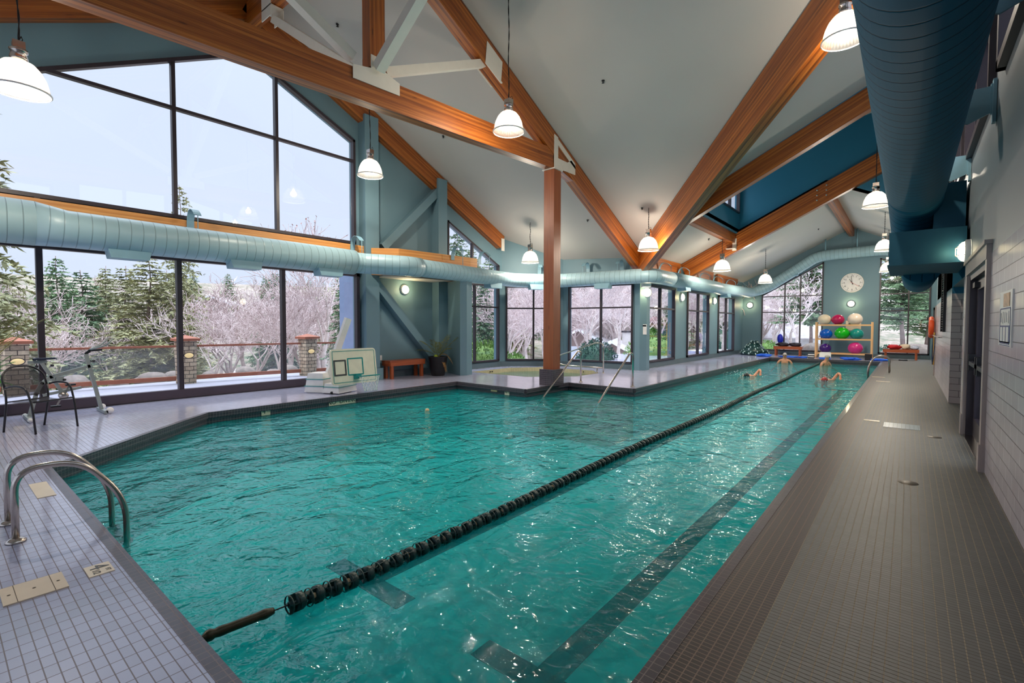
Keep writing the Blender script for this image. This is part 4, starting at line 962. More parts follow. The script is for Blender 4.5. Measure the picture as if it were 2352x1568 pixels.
# exercise bike -----------------------------------------------------------------
t = thing('exercise_bike', 'grey metal exercise bike standing by the gable window', 'exercise bike', (-10.58, 1.35, 0))
gm = plain('grey_green_metal', srgb(150, 158, 156), .4, .2)
o_ = lambda y, z, x=0.0: (x, y-1.35, z)
g = MB(); g.beam(o_(1.00, .05), o_(1.09, .42), .05, .06, up=(1, 0, 0)); g.beam(o_(1.07, .38), o_(1.16, .58), .05, .06, up=(1, 0, 0)); g.beam(o_(1.14, .55), o_(1.27, .665), .05, .06, up=(1, 0, 0)); g.beam(o_(1.24, .65), o_(1.74, .80), .05, .06, up=(1, 0, 0))
g.beam(o_(1.15, .90), o_(1.40, .36), .045, .055, up=(1, 0, 0)); g.beam(o_(1.87, .06), o_(1.69, 1.00), .05, .06, up=(1, 0, 0)); g.build('frame', gm, t)
for y in (.98, 1.88):
    MB().beam(o_(y, .035, -.30), o_(y, .035, .30), .05, .05).build('stabilizer', gm, t)
for x in (-.28, .28): MB().lathe([(0, -.02), (.05, -.02), (.055, 0), (.05, .02), (0, .02)], o_(1.93, .055, x), 16, 'x').build('wheel', M['white'], t)
for x in (-.3, .3): MB().lathe([(0, -.03), (.032, -.03), (.032, .03), (0, .03)], o_(.98, .034, x), 12, 'x').build('end_cap', M['white'], t)
g = MB(); g.beam(o_(1.0, .90), o_(1.22, .90), .04, .045); g.tube([o_(1.12, .91), o_(1.12, .95)], .014, 8); g.build('seat_slide', gm, t)
g = MB(); sd = [(1.06, .085, .955), (1.10, .095, .965), (1.16, .07, .96), (1.24, .035, .962), (1.32, .02, .965)]
for (y0, w0, z0), (y1, w1, z1) in zip(sd[:-1], sd[1:]):
    g.face([o_(y0, z0, -w0), o_(y0, z0, w0), o_(y1, z1, w1), o_(y1, z1, -w1)]); g.face([o_(y0, z0-.03, -w0*.8), o_(y1, z1-.03, -w1*.8), o_(y1, z1-.03, w1*.8), o_(y0, z0-.03, w0*.8)])
    for s in (-1, 1): g.face([o_(y0, z0, s*w0), o_(y1, z1, s*w1), o_(y1, z1-.03, s*w1*.8), o_(y0, z0-.03, s*w0*.8)])
g.build('seat', plain('navy_vinyl', srgb(34, 44, 66), .4), t)
g = MB(); g.beam(o_(1.68, 1.0), o_(1.74, 1.05), .04, .04, up=(1, 0, 0)); g.beam(o_(1.72, 1.055), o_(1.90, 1.065), .06, .03, up=(0, 0, 1)); g.build('stem', M['black'], t)
for s in (-1, 1):
    MB().tube(smooth_path([o_(1.74, 1.07, 0), o_(1.80, 1.10, s*.12), o_(1.92, 1.14, s*.17), o_(2.02, 1.26, s*.17)], 5, .06), .015, 8).build('handlebar', gm, t)
for a, b in (((1.27, .84, .07), (1.27, .84, .13)), ((1.10, .83, .0), (1.10, .87, .0)), ((1.79, .88, 0), (1.70, .88, 0)), ((1.41, .60, .06), (1.41, .60, .12))):
    g = MB(); g.tube([o_(*a), o_(*b)], .008, 6); g.lathe([(0, -.02), (.022, -.012), (.022, .012), (0, .02)], o_(*a), 8); g.build('knob', M['black'], t)
g = MB(); g.lathe([(0, -.05), (.06, -.05), (.06, .05), (0, .05)], o_(1.40, .34), 14, 'x'); g.beam(o_(1.40, .34, .07), o_(1.46, .50, .07), .02, .03, up=(1, 0, 0)); g.beam(o_(1.40, .34, -.07), o_(1.33, .18, -.07), .02, .03, up=(1, 0, 0)); g.build('crank', M['chrome'], t)
for z, y, x in ((.52, 1.47, .13), (.16, 1.32, -.13)): MB().box(o_(y, z, x), (.09, .12, .025)).build('pedal', M['black'], t)
MB().beam(o_(1.16, .37), o_(1.62, .45), .05, .04).build('lower_arm', gm, t)
MB().box(o_(1.36, .60), (.09, .09, .10), 0).build('tension_box', gm, t)

# ------------------------------------------------------------ far end
t = thing('clock', 'large round white wall clock with black numerals between the far windows', 'clock', (-2.14, YF, 3.54))
MB().lathe([(.46, 0), (.46, -.03), (.445, -.04), (.44, -.03)], seg=48, axis='y').build('rim', M['steel_white'], t)
MB().lathe([(0, -.025), (.442, -.025)], seg=48, axis='y').build('face', M['white'], t)
def on_face(a, r): return (r*math.sin(a), 0, r*math.cos(a))
for k in range(12):
    a = k*PI/6; p = on_face(a, .315); text(str(12 if k == 0 else k), .105, M['black'], t, (p[0], -.0275, p[2]), (PI/2, 0, 0), 'numeral')
g = MB()
for k in range(60):
    a = k*PI/30; L_ = .07 if k % 5 == 0 else .03; p, q = on_face(a, .415), on_face(a, .415-L_)
    g.beam((p[0], -.0285, p[2]), (q[0], -.0285, q[2]), .012 if k % 5 == 0 else .007, .002, up=(0, 1, 0))
g.build('minute_marks', M['black'], t)
def hand(a, r, w, m, y, name): p, q = on_face(a, r), on_face(a, -.09); MB().beam((q[0], y, q[2]), (p[0], y, p[2]), w, .003, up=(0, 1, 0), taper=.3).build(name, m, t)
hand(math.radians(-32), .22, .024, M['black'], -.034, 'hour_hand'); hand(math.radians(-8), .32, .018, M['black'], -.038, 'minute_hand'); hand(math.radians(124), .32, .012, plain('red_hand', srgb(210, 30, 30), .4), -.042, 'second_hand')

t = thing('ball_rack', 'pale wooden three-shelf ball rack below the clock', 'rack', (-2.32, 26.95, 0))
for s in (-1, 1):
    for y in (-.21, .21): MB().beam((s*1.06, y, .05), (s*1.06, y, 1.66 if s < 0 or 1 else 1.6), .05, .07, up=(1, 0, 0)).build('upright', M['wood_rack'], t)
    MB().beam((s*1.06, -.32, .05), (s*1.06, .32, .05), .09, .07).build('foot', M['wood_rack'], t)
for z in (.20, .86, 1.52):
    g = MB()
    for y in (-.21, .17): g.beam((-1.06, y, z), (1.06, y, z), .03, .07)
    g.build('shelf_rail', M['wood_rack'], t)
M_b = {}
def ball(x, z, r, col, lab):
    m = plain('ball_'+lab.split()[0]+str(len(M_b)), srgb(*col), .22, var=.03); M_b[lab] = m
    o = MB().lathe([(r*math.sin(PI*k/16), -r*.93*math.cos(PI*k/16)) for k in range(17)], seg=28).build('exercise_ball', m)
    o.location = (x, 26.93, z+r*.80); tag(o, lab, 'exercise ball', 'exercise balls on the rack')
ball(-3.08, 1.56, .27, (226, 210, 184), 'cream exercise ball at the left end of the top shelf')
ball(-2.55, 1.56, .26, (176, 20, 80), 'crimson exercise ball on the top shelf')
ball(-1.90, 1.56, .29, (232, 214, 196), 'cream exercise ball at the right of the top shelf, larger one')
ball(-3.00, .90, .26, (0, 88, 190), 'blue exercise ball on the middle shelf')
ball(-2.38, .90, .30, (20, 180, 20), 'bright green exercise ball on the middle shelf')
ball(-1.82, .90, .27, (20, 140, 130), 'teal exercise ball on the middle shelf')
ball(-3.02, .24, .24, (60, 20, 110), 'dark purple exercise ball on the bottom shelf')
ball(-1.86, .24, .29, (206, 50, 130), 'pink exercise ball on the bottom shelf')
t = thing('posted_sign', 'small cream sign posted on the far wall behind the ball rack', 'sign', (-2.05, YF-.005, 1.5)); MB().box((0, 0, 0), (.6, .008, .46)).build('board', cream, t); MB().b2((-.2, -.008, -.02), (.2, -.005, .1)).build('print', M['black'], t)
# coil of spare lane rope
t = thing('lane_rope_coil', 'heaped coil of green and white lane rope on the floor in the far corner', 'lane rope', (-6.05, 26.75, 0))
random.seed(11); gd, gl_ = MB(), MB(); th = 0; k = 0
for ring in range(7):
    R_ = .66-.085*ring; z_ = .09+.095*ring
    for lay in range(2 if ring < 5 else 1):
        n_ = int(2*PI*R_/.075); rr = R_-lay*.14
        if rr < .05: continue
        for j in range(n_):
            a = 2*PI*j/n_+ring; p = Vector((rr*math.cos(a)*(1+.05*math.sin(3*a+ring)), rr*math.sin(a)*.95, z_+.03*math.sin(2*a+ring*2)+lay*.05))
            dn = Vector((-math.sin(a), math.cos(a), random.uniform(-.3, .3))).normalized(); w = gl_ if (j % 4 == 0) else gd
            w.tube([p-dn*.022, p+dn*.022], .05, 8)
gd.build('green_floats', M['float'], t)['kind'] = 'stuff'; gl_.build('white_floats', plain('white_float', srgb(200, 226, 222), .4), t)['kind'] = 'stuff'
MB().lathe([(0, .0), (.62, 0), (.5, .3), (.25, .55), (0, .62)], seg=20).build('core', M['float'], t)
def blob(name, lab, cat, loc, d, m, seed=1, rough=.25, rz=0.0, group=None):
    random.seed(seed); g = MB(); nu, nv = 18, 10; ph = [random.uniform(0, 6) for _ in range(6)]
    def P(i, j):
        a, b = 2*PI*(i % nu)/nu, PI*j/nv; r = 1+rough*(math.sin(3*a+ph[0]+b*2)*.5+math.sin(5*a+ph[1])*math.sin(4*b+ph[2])*.5)*math.sin(b)
        return (d[0]/2*r*math.sin(b)*math.cos(a), d[1]/2*r*math.sin(b)*math.sin(a), max(0, d[2]*.5+d[2]*.62*r*math.cos(b)))
    g.smooth = True
    for i in range(nu):
        for j in range(nv): g.face([P(i, j), P(i, j+1), P(i+1, j+1), P(i+1, j)])
    o = g.build(name, m); o.location = loc; o.rotation_euler[2] = rz
    return tag(o, lab, cat, group)
blue = plain('blue_fabric', srgb(20, 96, 220), .6, var=.2, scale=8); darkf = plain('dark_bag_fabric', srgb(44, 34, 48), .6, var=.3, scale=8); redf = plain('red_fabric', srgb(196, 20, 28), .6, var=.15)
blob('swim_gear', 'crumpled blue swim gear on the deck beside the coiled rope', 'swim gear', (-5.35, 25.55, 0), (.62, .35, .13), blue, 2, .5)
blob('swim_gear', 'flat blue swim gear lying behind the standing swimmer', 'swim gear', (-4.3, 25.7, 0), (.75, .2, .07), blue, 3, .5)
blob('swim_gear', 'small flat blue swim gear right of the standing swimmer', 'swim gear', (-3.72, 25.6, 0), (.36, .2, .07), blue, 4, .5)
blob('swim_gear', 'blue swim gear on the far pool edge below the pink ball', 'swim gear', (-1.95, 25.5, 0), (.62, .2, .11), blue, 5, .6)
blob('swim_gear', 'blue swim gear at the far right corner of the pool', 'swim gear', (-.95, 25.7, 0), (.6, .25, .09), blue, 6, .5)
t = thing('foam_stack', 'short stack of black and white foam blocks on the far deck', 'foam', (-3.42, 25.75, 0))
for k in range(4): MB().box((0, 0, .03+.045*k), (.24, .2, .04)).build('foam_block', M['white'] if k % 2 else M['black'], t)
t = thing('kickboard', 'white and blue kickboard leaning at the far pool edge', 'kickboard', (-2.86, 25.5, 0)); 
MB().prism(rrect(.44, .30, .06), lambda u, v, q: (u, q+.25*v, v+.16), 0, .03).build('board', M['white'], t); MB().prism([(-.22, -.15), (.22, -.15), (.22, -.08), (-.22, -.08)], lambda u, v, q: (u, q+.25*v, v+.16), -.004, 0).build('blue_stripe', blue, t)
MB().b2((-.2, -.03, 0), (.2, .05, .02)).build('edge', blue, t)
tag(MB().b2((-1.45, 25.9, 0), (-1.2, 26.15, .26)).build('speaker_box', M['black']), 'small black box on the deck under the rack end', 'box')
blob('bag', 'dark crumpled bag on the left far bench, left one', 'bag', (-4.85, 27.3, .462), (.55, .34, .17), darkf, 7, .4)
blob('bag', 'dark crumpled bag on the left far bench, right one', 'bag', (-4.3, 27.3, .462), (.50, .34, .17), darkf, 8, .4)
blob('backpack', 'bright blue backpack standing on the left far bench', 'backpack', (-5.0, 27.42, .60), (.27, .22, .42), plain('royal_blue', srgb(24, 40, 190), .5), 9, .12)
blob('bag', 'red duffel bag on the right far bench', 'bag', (-.48, 27.3, .462), (.50, .36, .18), redf, 10, .25)
blob('towel', 'beige towel heaped on the right far bench', 'towel', (-.08, 27.35, .462), (.36, .3, .20), plain('beige_cloth', srgb(220, 200, 176), .8), 12, .4)
blob('towel', 'white and navy cloth at the right end of the right far bench', 'towel', (.22, 27.35, .462), (.3, .28, .12), plain('white_navy_cloth', srgb(190, 196, 216), .8, var=.5, scale=14), 13, .4)
tag(MB().tube([(-.3, 26.55, .02), (-.15, 26.5, .02), (-.02, 26.55, .02)], .03, 8).build('sandal', M['black']), 'black sandals on the floor before the right far bench', 'sandals')

# ------------------------------------------------------------ right wall things
t = struct(empty('door_1', (XR, DY0, 0)))
def dp(mb, name, m): o = mb.build(name, M[m] if isinstance(m, str) else m); o.parent = t; o.matrix_parent_inverse = Matrix.Translation(-t.location); return o
trim = plain('taupe_door_trim', srgb(170, 158, 154), .45)
g = MB()
g.b2((XR-.035, DY0-.13, .28), (XR+.002, DY0, DZ+.02)); g.b2((XR-.035, DY1, .28), (XR+.002, DY1+.13, DZ+.02)); g.b2((XR-.04, DY0-.13, DZ+.02), (XR+.002, DY1+.13, DZ+.17)); g.b2((XR-.06, DY0-.16, DZ+.17), (XR+.002, DY1+.16, DZ+.21))
g.b2((XR-.05, DY0-.15, 0), (XR+.002, DY0-.0, .28)); g.b2((XR-.05, DY1, 0), (XR+.002, DY1+.15, .28)); dp(g, 'door_trim', trim)
g = MB(); g.b2((XR+.0, DY0, 0), (XR+.16, DY0+.05, DZ)); g.b2((XR, DY1-.05, 0), (XR+.16, DY1, DZ)); g.b2((XR, DY0, DZ-.05), (XR+.16, DY1, DZ)); dp(g, 'door_frame', 'frame')
ym = (DY0+DY1)/2
for a, b in ((DY0+.05, ym-.01), (ym+.01, DY1-.05)):
    g = MB(); x0, x1 = XR+.07, XR+.12
    g.b2((x0, a, .01), (x1, a+.11, DZ-.05)); g.b2((x0, b-.11, .01), (x1, b, DZ-.05)); g.b2((x0, a+.11, .01), (x1, b-.11, .26)); g.b2((x0, a+.11, DZ-.18), (x1, b-.11, DZ-.05)); g.b2((x0, a+.11, .92), (x1, b-.11, 1.08)); dp(g, 'door_leaf', 'frame')
    dp(MB().b2((x0+.02, a+.11, .26), (x0+.028, b-.11, .92)).b2((x0+.02, a+.11, 1.08), (x0+.028, b-.11, DZ-.18)), 'door_glass', 'glass')
    dp(MB().b2((x0-.07, a+.06, .98), (x0-.03, b-.06, 1.03)).b2((x0-.07, a+.06, .9), (x0, a+.12, 1.12)).b2((x0-.07, b-.12, .9), (x0, b-.06, 1.12)), 'push_bar', 'black')
dp(MB().b2((XR+.02, DY1-.35, DZ-.16), (XR+.07, DY1-.08, DZ-.09)), 'door_closer', 'black')
dp(MB().b2((XR-.02, DY0, 0), (XR+.16, DY1, .014)), 'threshold', 'chrome')
struct(MB().b2((XR+.2, DY0-1.0, 0), (XR+2.0, DY1+1.0, .01)).build('floor_lobby', M['patio']))
wall('wall_lobby', (XR+2.0, DY0-1.2), (XR+2.0, DY1+1.2), [(0, 0), (4.5, 0), (4.5, 3), (0, 3)], [], M['wall_blue'], .1, -1)
t = thing('notice_board', 'tall white pool rules notice mounted on the tiled wall right of the door', 'sign', (XR-.004, 5.73, 1.56))
MB().box((0, 0, 0), (.012, .66, .46)).build('board', M['white'], t)
nav = plain('navy_print', srgb(60, 72, 130), .5); txt = plain('print_grey', srgb(110, 112, 130), .6)
g = MB(); g.box((-.008, -.06, .155), (.003, .32, .11)); g.build('photo_panel', plain('photo_print', srgb(190, 140, 92), .4, var=.5, scale=22), t)
g = MB(); g.prism(rrect(.56, .29, .02), lambda u, v, q: (q, u, v-.055), -.009, -.007, [rrect(.54, .27, .015)]); g.box((-.008, 0, -.06), (.003, .54, .006)); g.box((-.008, 0, -.13), (.002, .54, .14)); g.build('border', nav, t)
g = MB(); 
for k in range(3): g.box((-.0095, -.16+.16*k, -.13), (.002, .12, .12))
g.build('panel', M['white'], t)
for k in range(9): MB().box((-.0085, -.2+.05*k, .01), (.002, .006, .10-.01*(k % 3))).build('print', txt, t) if k % 2 == 0 else None
g = MB(); 
for k in range(7):
    for z in (-.165-.045, -.205-.02): pass
g.box((-.008, 0, -.205), (.002, .50, .012)); g.box((-.008, 0, -.222), (.002, .54, .006)); g.build('print', nav, t)
t = thing('life_ring', 'orange life ring hanging on the far end of the right wall', 'life ring', (XR-.10, 19.5, 1.45))
MB().tube([(0, .27*math.cos(a*PI/16), .27*math.sin(a*PI/16)) for a in range(32)], .062, 14, closed=True).build('ring', plain('orange_vinyl', srgb(236, 84, 24), .45), t)
for a in range(4): 
    c, s = math.cos(a*PI/2+.8)*.27, math.sin(a*PI/2+.8)*.27; g = MB(); g.tube([(0, c-.02*s, s+.02*c), (0, c+.02*s, s-.02*c)], .066, 14, caps=False); g.build('band', M['white'], t)
MB().box((.07, 0, .1), (.06, .12, .1)).build('hook', M['black'], t)
t = thing('hose', 'dark blue hose looped on the end of the right wall below the life ring', 'hose', (XR-.03, 18.9, 0))
MB().tube(smooth_path([(0, 0, 1.25), (-.04, .25, .9), (-.04, .28, .45), (-.04, .05, .33), (-.03, -.25, .5), (0, -.2, 1.0), (0, 0, 1.25)], 6, .15), .012, 8).build('hose_line', plain('blue_hose', srgb(30, 50, 84), .4), t)
MB().b2((-.03, -.03, .35), (0, .05, 1.3)).build('yellow_holder', plain('yellow_plastic', srgb(206, 160, 70), .5), t)
t = thing('shutter', 'dark louvered shutter on the tiled wall beyond the recess', 'shutter', (XR-.02, 14.9, 0))
g = MB()
for k in range(26): g.beam((-.0, -.45, 1.42+.055*k), (.0, .45, 1.42+.055*k), .05, .008, up=(.5, 0, .87))
g.build('slats', M['black'], t); g = MB(); g.b2((-.03, -.5, 1.36), (.02, -.45, 2.9)); g.b2((-.03, .45, 1.36), (.02, .5, 2.9)); g.build('shutter_frame', M['black'], t)
t = thing('grab_bar', 'small steel towel bar on the tiled wall by the shutter', 'bar', (XR-.01, 16.6, 1.22)); MB().tube(smooth_path([(0, -1.2, 0), (-.08, -1.2, 0), (-.08, 1.6, 0), (0, 1.6, 0)], 4, .05), .012, 8).build('bar_tube', M['chrome'], t)
t = thing('wall_pipe', 'thin vertical wooden strip at the end corner of the right wall', 'trim', (XR-.03, 19.36, 0)); MB().b2((0, 0, 0), (.06, .05, 2.1)).build('strip', trim, t)
t = thing('emergency_light', 'twin-headed emergency light on the wall above the recess', 'lamp', (XR-.01, 11.9, 2.79))
for s, z in ((-.08, .05), (.04, -.07)):
    MB().lathe([(.05, -.09), (.055, -.06), (.03, 0), (0, .01)], (-.05, s, z), 14, 'x').build('lamp_head', M['steel_white'], t)
MB().box((-.02, 0, 0), (.05, .12, .12)).build('housing', M['steel_white'], t)
t = thing('loudspeaker', 'small white box speaker under the duct at the bay corner', 'speaker', (-6.66, 14.98, 2.86)); MB().box((.03, -.05, 0), (.26, .22, .24), .7).build('case', M['white'], t)
t = thing('notice', 'white paper notice on the bay corner wall under the round lamp', 'notice', (-6.80, 15.10, 1.36), -.9)
MB().box((.01, 0, 0), (.012, .24, .34)).build('paper', M['white'], t); MB().box((.018, 0, .12), (.004, .2, .05)).build('print', M['black'], t)
tag(MB().box((-6.80, 15.13, 1.62), (.02, .07, .12), -.9).build('wall_switch', M['white']), 'small white switch plate above the posted notice', 'switch')
struct(MB().prism([(-6.98, 15.12), (-7.05, 15.0), (-6.86, 14.98), (-6.72, 15.2), (-6.72, 15.45), (-6.98, 15.45)], flat, 0, 3.7).build('wall_bay_corner', M['wall']))
sp = MB().lathe([(0, 0), (.035, 0), (.03, -.02), (.012, -.03), (.012, -.05), (.03, -.055), (0, -.06)], seg=12).build('sprinkler_head', M['black'])
SPK = [(-9.88, 5.94, 'cross'), (-5.05, 9.12, 'cross'), (-9.89, 9.07, 'cross'), (-7.72, 13.05, 'cross'), (-5.88, 12.91, 'cross'), (-5.5, 17.56, 'w'), (-3.13, 24.75, 'w')]
SL = ['black sprinkler head high on the ceiling left of the king post', 'black sprinkler head alone on the big ceiling slope, right of the long-cord pendant', 'black sprinkler head on the ceiling above the niche ledge', 'black sprinkler head on the ceiling between the post and the valley beam foot', 'black sprinkler head beside the pendant at the valley beam foot', 'black sprinkler head on the ceiling below the short beam', 'black sprinkler head on the far ceiling slope']
for i, (x, y, w) in enumerate(SPK):
    o = sp if i == 0 else sp.copy()
    if i: COL.objects.link(o)
    o.location = (x, y, (zt(y) if w == 'cross' else zl(x))+.002); tag(o, SL[i], 'sprinkler', 'ceiling sprinkler heads')

# ------------------------------------------------------------ outdoors
def groundz(x, y):
    w = max(0.0, -15.3-x); n = max(0.0, y-34.0); nn = max(0.0, (y-15.5)) if x < -11.5 else 0.0
    k = min(1.0, max(0.0, (-11.5-x)/4)); d = w+n*.5+nn*.35*k
    z = -.12-4.2*(1-math.exp(-d/14.0))
    r = math.hypot(x, y); z += max(0.0, r-55)**1.25*.036
    return z+.12*math.sin(x*.7)*math.sin(y*.6)*min(1, d/4)
def hillside():
    g = MB(); g.smooth = True; na, nr = 100, 46; rs = [13.0*(1.065**i) for i in range(nr)]; rs = [r if r < 230 else 230 for r in rs]
    def P(i, j):
        a = -PI*.62+PI*1.12*i/na; r = rs[j]; x, y = -1+r*math.sin(a), 6+r*math.cos(a)
        return (x, y, groundz(x, y))
    for i in range(na):
        for j in range(nr-1):
            if rs[j+1] > rs[j]:
                q = [P(i, j), P(i, j+1), P(i+1, j+1), P(i+1, j)]
                if any(-11.6 < p[0] < 2.4 and p[1] < 28.4 for p in q) : continue
                g.face(q)
    return g.build('hillside_ground', M['hill'])
struct(hillside())
nb = MB(); nb.smooth = True
for i in range(24):
    for j in range(12):
        P = lambda a, b: (-30+a*1.5, 28.45+b*1.4, groundz(-30+a*1.5, 28.45+b*1.4)+.03)
        nb.face([P(i, j), P(i+1, j), P(i+1, j+1), P(i, j+1)])
for i in range(13):
    for j in range(12):
        P = lambda a, b: (-11.66-a*.9, 13.0+b*1.3, -.10 if a == 0 else groundz(-11.66-a*.9, 13.0+b*1.3)+.02)
        nb.face([P(i, j), P(i, j+1), P(i+1, j+1), P(i+1, j)])
for i in range(5):
    for j in range(11):
        P = lambda a, b: (-7.25-a*.9, 15.3+b*1.2, -.12)
        nb.face([P(i, j), P(i, j+1), P(i+1, j+1), P(i+1, j)])
tag(nb.build('snow_ground', M['snow']), kind='structure')
struct(MB().b2((-15.4, -6, -.25), (-11.64, 13.0, -.05)).build('patio', M['patio']))
struct(MB().b2((-12.35, 7.40, -.05), (-11.64, 7.62, 3.4)).build('wall_exterior_return', plain('grey_blue_cladding', srgb(150, 166, 200), .6)))
# stone pillars and railing
PIL = [(-14.95, 1.22), (-14.62, 4.32), (-14.12, 7.38)]
PLab = ['stone pillar behind the exercise bike, its oval lamp lit', 'middle stone pillar of the patio railing', 'stone pillar of the patio railing behind the basketball hoop']
for i, (x, y) in enumerate(PIL):
    t = thing('stone_pillar', PLab[i], 'pillar', (x, y, -.05), .12, 'stone pillars of the patio railing')
    g = MB(); g.box((0, 0, .56), (.34, .34, 1.12), 0, -.12); random.seed(i)
    g.build('shaft', M['stone'], t)
    g = MB(); g.box((0, 0, 1.15), (.50, .50, .06)); a = .25
    for k in range(4):
        q = [(-a, -a), (a, -a), (a, a), (-a, a)]; p, r_ = q[k], q[(k+1) % 4]; g.face([(p[0], p[1], 1.18), (r_[0], r_[1], 1.18), (0, 0, 1.27)])
    g.build('cap', M['rail_wood'], t)
    L_ = MB().lathe([(.0, .06), (.05, .055), (.095, .03), (.11, 0)], (0, 0, 0), 24, 'x'); o = L_.build('lamp', M['lens_out'], t); o.location = (.17, 0, .74); o.scale = (1, 1, .62)
    g = MB(); g.tube([(.175, .12*math.cos(k*PI/14), .74+.075*math.sin(k*PI/14)) for k in range(28)], .012, 6, closed=True); g.build('lamp_bezel', M['frame'], t)
RL = [(-15.6, -4.5)]+PIL+[(-13.2, 11.2)]
for k, (a, b) in enumerate(zip(RL[:-1], RL[1:])):
    a, b = Vector((*a, 0)), Vector((*b, 0)); d = (b-a).normalized(); a2 = a+d*(.22 if k else 0); b2 = b-d*(.22 if k < 3 else 0)
    t = thing('railing', ['glass railing with cedar rails at the left edge, before the first stone pillar', 'glass railing with cedar rails between the first two stone pillars', 'glass railing with cedar rails between the middle pillar and the one behind the hoop', 'glass railing with cedar rails right of the last stone pillar'][k], 'railing', tuple(a2))
    z = lambda v, h: tuple(v-a2+Vector((0, 0, h)))
    MB().beam(z(a2, .93), z(b2, .93), .09, .05).build('top_rail', M['rail_wood'], t); MB().beam(z(a2, .10), z(b2, .10), .06, .10).build('bottom_rail', M['rail_wood'], t)
    MB().beam(z(a2, .53), z(b2, .53), .008, .74).build('glass_panel', M['rail_glass'], t)
# trees --------------------------------------------------------------------
M['bark'] = leaf_mat('brown_bark', srgb(110, 88, 84), srgb(150, 128, 122)); M['twig'] = leaf_mat('pale_frosted_twigs', srgb(172, 146, 146), srgb(238, 222, 222))
M['bark_pale'] = leaf_mat('pale_grey_bark', srgb(158, 138, 134), srgb(222, 208, 204)); M['needle'] = leaf_mat('olive_needles', srgb(112, 118, 84), srgb(192, 188, 142)); M['needle_g'] = leaf_mat('green_needles', srgb(74, 108, 84), srgb(146, 170, 122)); M['dryleaf'] = leaf_mat('dry_brown_leaves', srgb(110, 50, 40), srgb(170, 90, 66))
M['shrub'] = leaf_mat('shrub_green', srgb(84, 122, 60), srgb(140, 168, 80)); M['shrub_d'] = leaf_mat('dark_shrub_green', srgb(18, 54, 44), srgb(50, 104, 80))
def conifer_mesh(seed, h, R, mats, start=.12, dens=1.25, droop=.25):
    rnd = random.Random(seed); g = MB(); g.cur = 0
    n = 10; g.tube([(.06*math.sin(k*1.3), .06*math.cos(k), h*k/n) for k in range(n+1)], [max(.02, h*.013*(1-k/n)) for k in range(n+1)], 7)
    g.cur = 1; z = h*start
    while z < h*.99:
        f = 1-(z-h*start)/(h*(1-start)); L0_ = R*(f**.75)*rnd.uniform(.8, 1.1)+.12; nb_ = int(6+4*f)
        for b in range(nb_):
            az = rnd.uniform(0, 2*PI); L_ = L0_*rnd.uniform(.6, 1.1); d = Vector((math.cos(az), math.sin(az), 0)); up = .25-droop*2*f
            m = max(2, int(L_/.15*dens)); prev = Vector((0, 0, z)); sd = Vector((-d.y, d.x, 0))
            g.cur = 0; tipp = Vector((0, 0, z))+d*L_+Vector((0, 0, L_*up*.7)); w_ = sd*.012; g.face([prev-w_, prev+w_, tipp])
            g.cur = 1
            for k in range(1, m+1):
                s_ = k/m; p = Vector((0, 0, z))+d*(L_*s_)+Vector((0, 0, L_*(up*s_-.18*s_*s_)))
                for q in range(4):
                    dd = (d*rnd.uniform(.1, 1)+sd*rnd.uniform(-1.1, 1.1)+Vector((0, 0, rnd.uniform(-.7, .3)))).normalized(); l = rnd.uniform(.16, .36)*(.5+.5*min(1, L_))
                    w = dd.cross(Vector((rnd.uniform(-1, 1), rnd.uniform(-1, 1), 1))).normalized()*rnd.uniform(.018, .045)
                    g.face([p-w, p+dd*l*.5-w*1.3, p+dd*l, p+dd*l*.5+w*1.3, p+w])
        z += rnd.uniform(.16, .30)*(h/12)**.5
    return g
def bare_mesh(seed, h, spread, leaves=0, depth=5, upb=.35):
    rnd = random.Random(seed); g = MB()
    def grow(p, d, L_, r, lv):
        g.cur = 0 if lv < 2 else 1
        n = 3; pts = [p]; 
        for k in range(n):
            d = (d+Vector((rnd.uniform(-.22, .22), rnd.uniform(-.22, .22), rnd.uniform(-.10, .2)))).normalized(); pts.append(pts[-1]+d*(L_/n))
        rr = [r*(1-.4*k/n) for k in range(n+1)]
        g.tube(pts, rr, 6 if lv < 2 else 3, caps=False)
        if lv == depth:
            if leaves and rnd.random() < leaves:
                g.cur = 2; q = pts[-1]; a = Vector((rnd.uniform(-1, 1), rnd.uniform(-1, 1), rnd.uniform(-1, 1))).normalized()*.06; b = a.cross(Vector((0, 0, 1))); g.face([q-a, q-b*.6, q+a, q+b*.6])
            return
        nk = rnd.choice((3, 3, 4)) if lv else 4
        for c in range(nk):
            k = rnd.randint(1, n) if c else n; sp = spread*rnd.uniform(.5, 1.3); az = rnd.uniform(0, 2*PI)
            side = d.cross(Vector((math.cos(az), math.sin(az), .3))).normalized()
            nd = (d+side*sp+Vector((0, 0, upb*.4))).normalized(); grow(pts[k], nd, L_*rnd.uniform(.58, .82), max(.015, rr[k]*.6), lv+1)
    grow(Vector((0, 0, 0)), Vector((0, 0, 1)), h*.30, h*.014, 0)
    return g
def tree_proto(g, name, mats): return g.build(name, mats)
cm = lambda m: [M['bark'], M[m]]
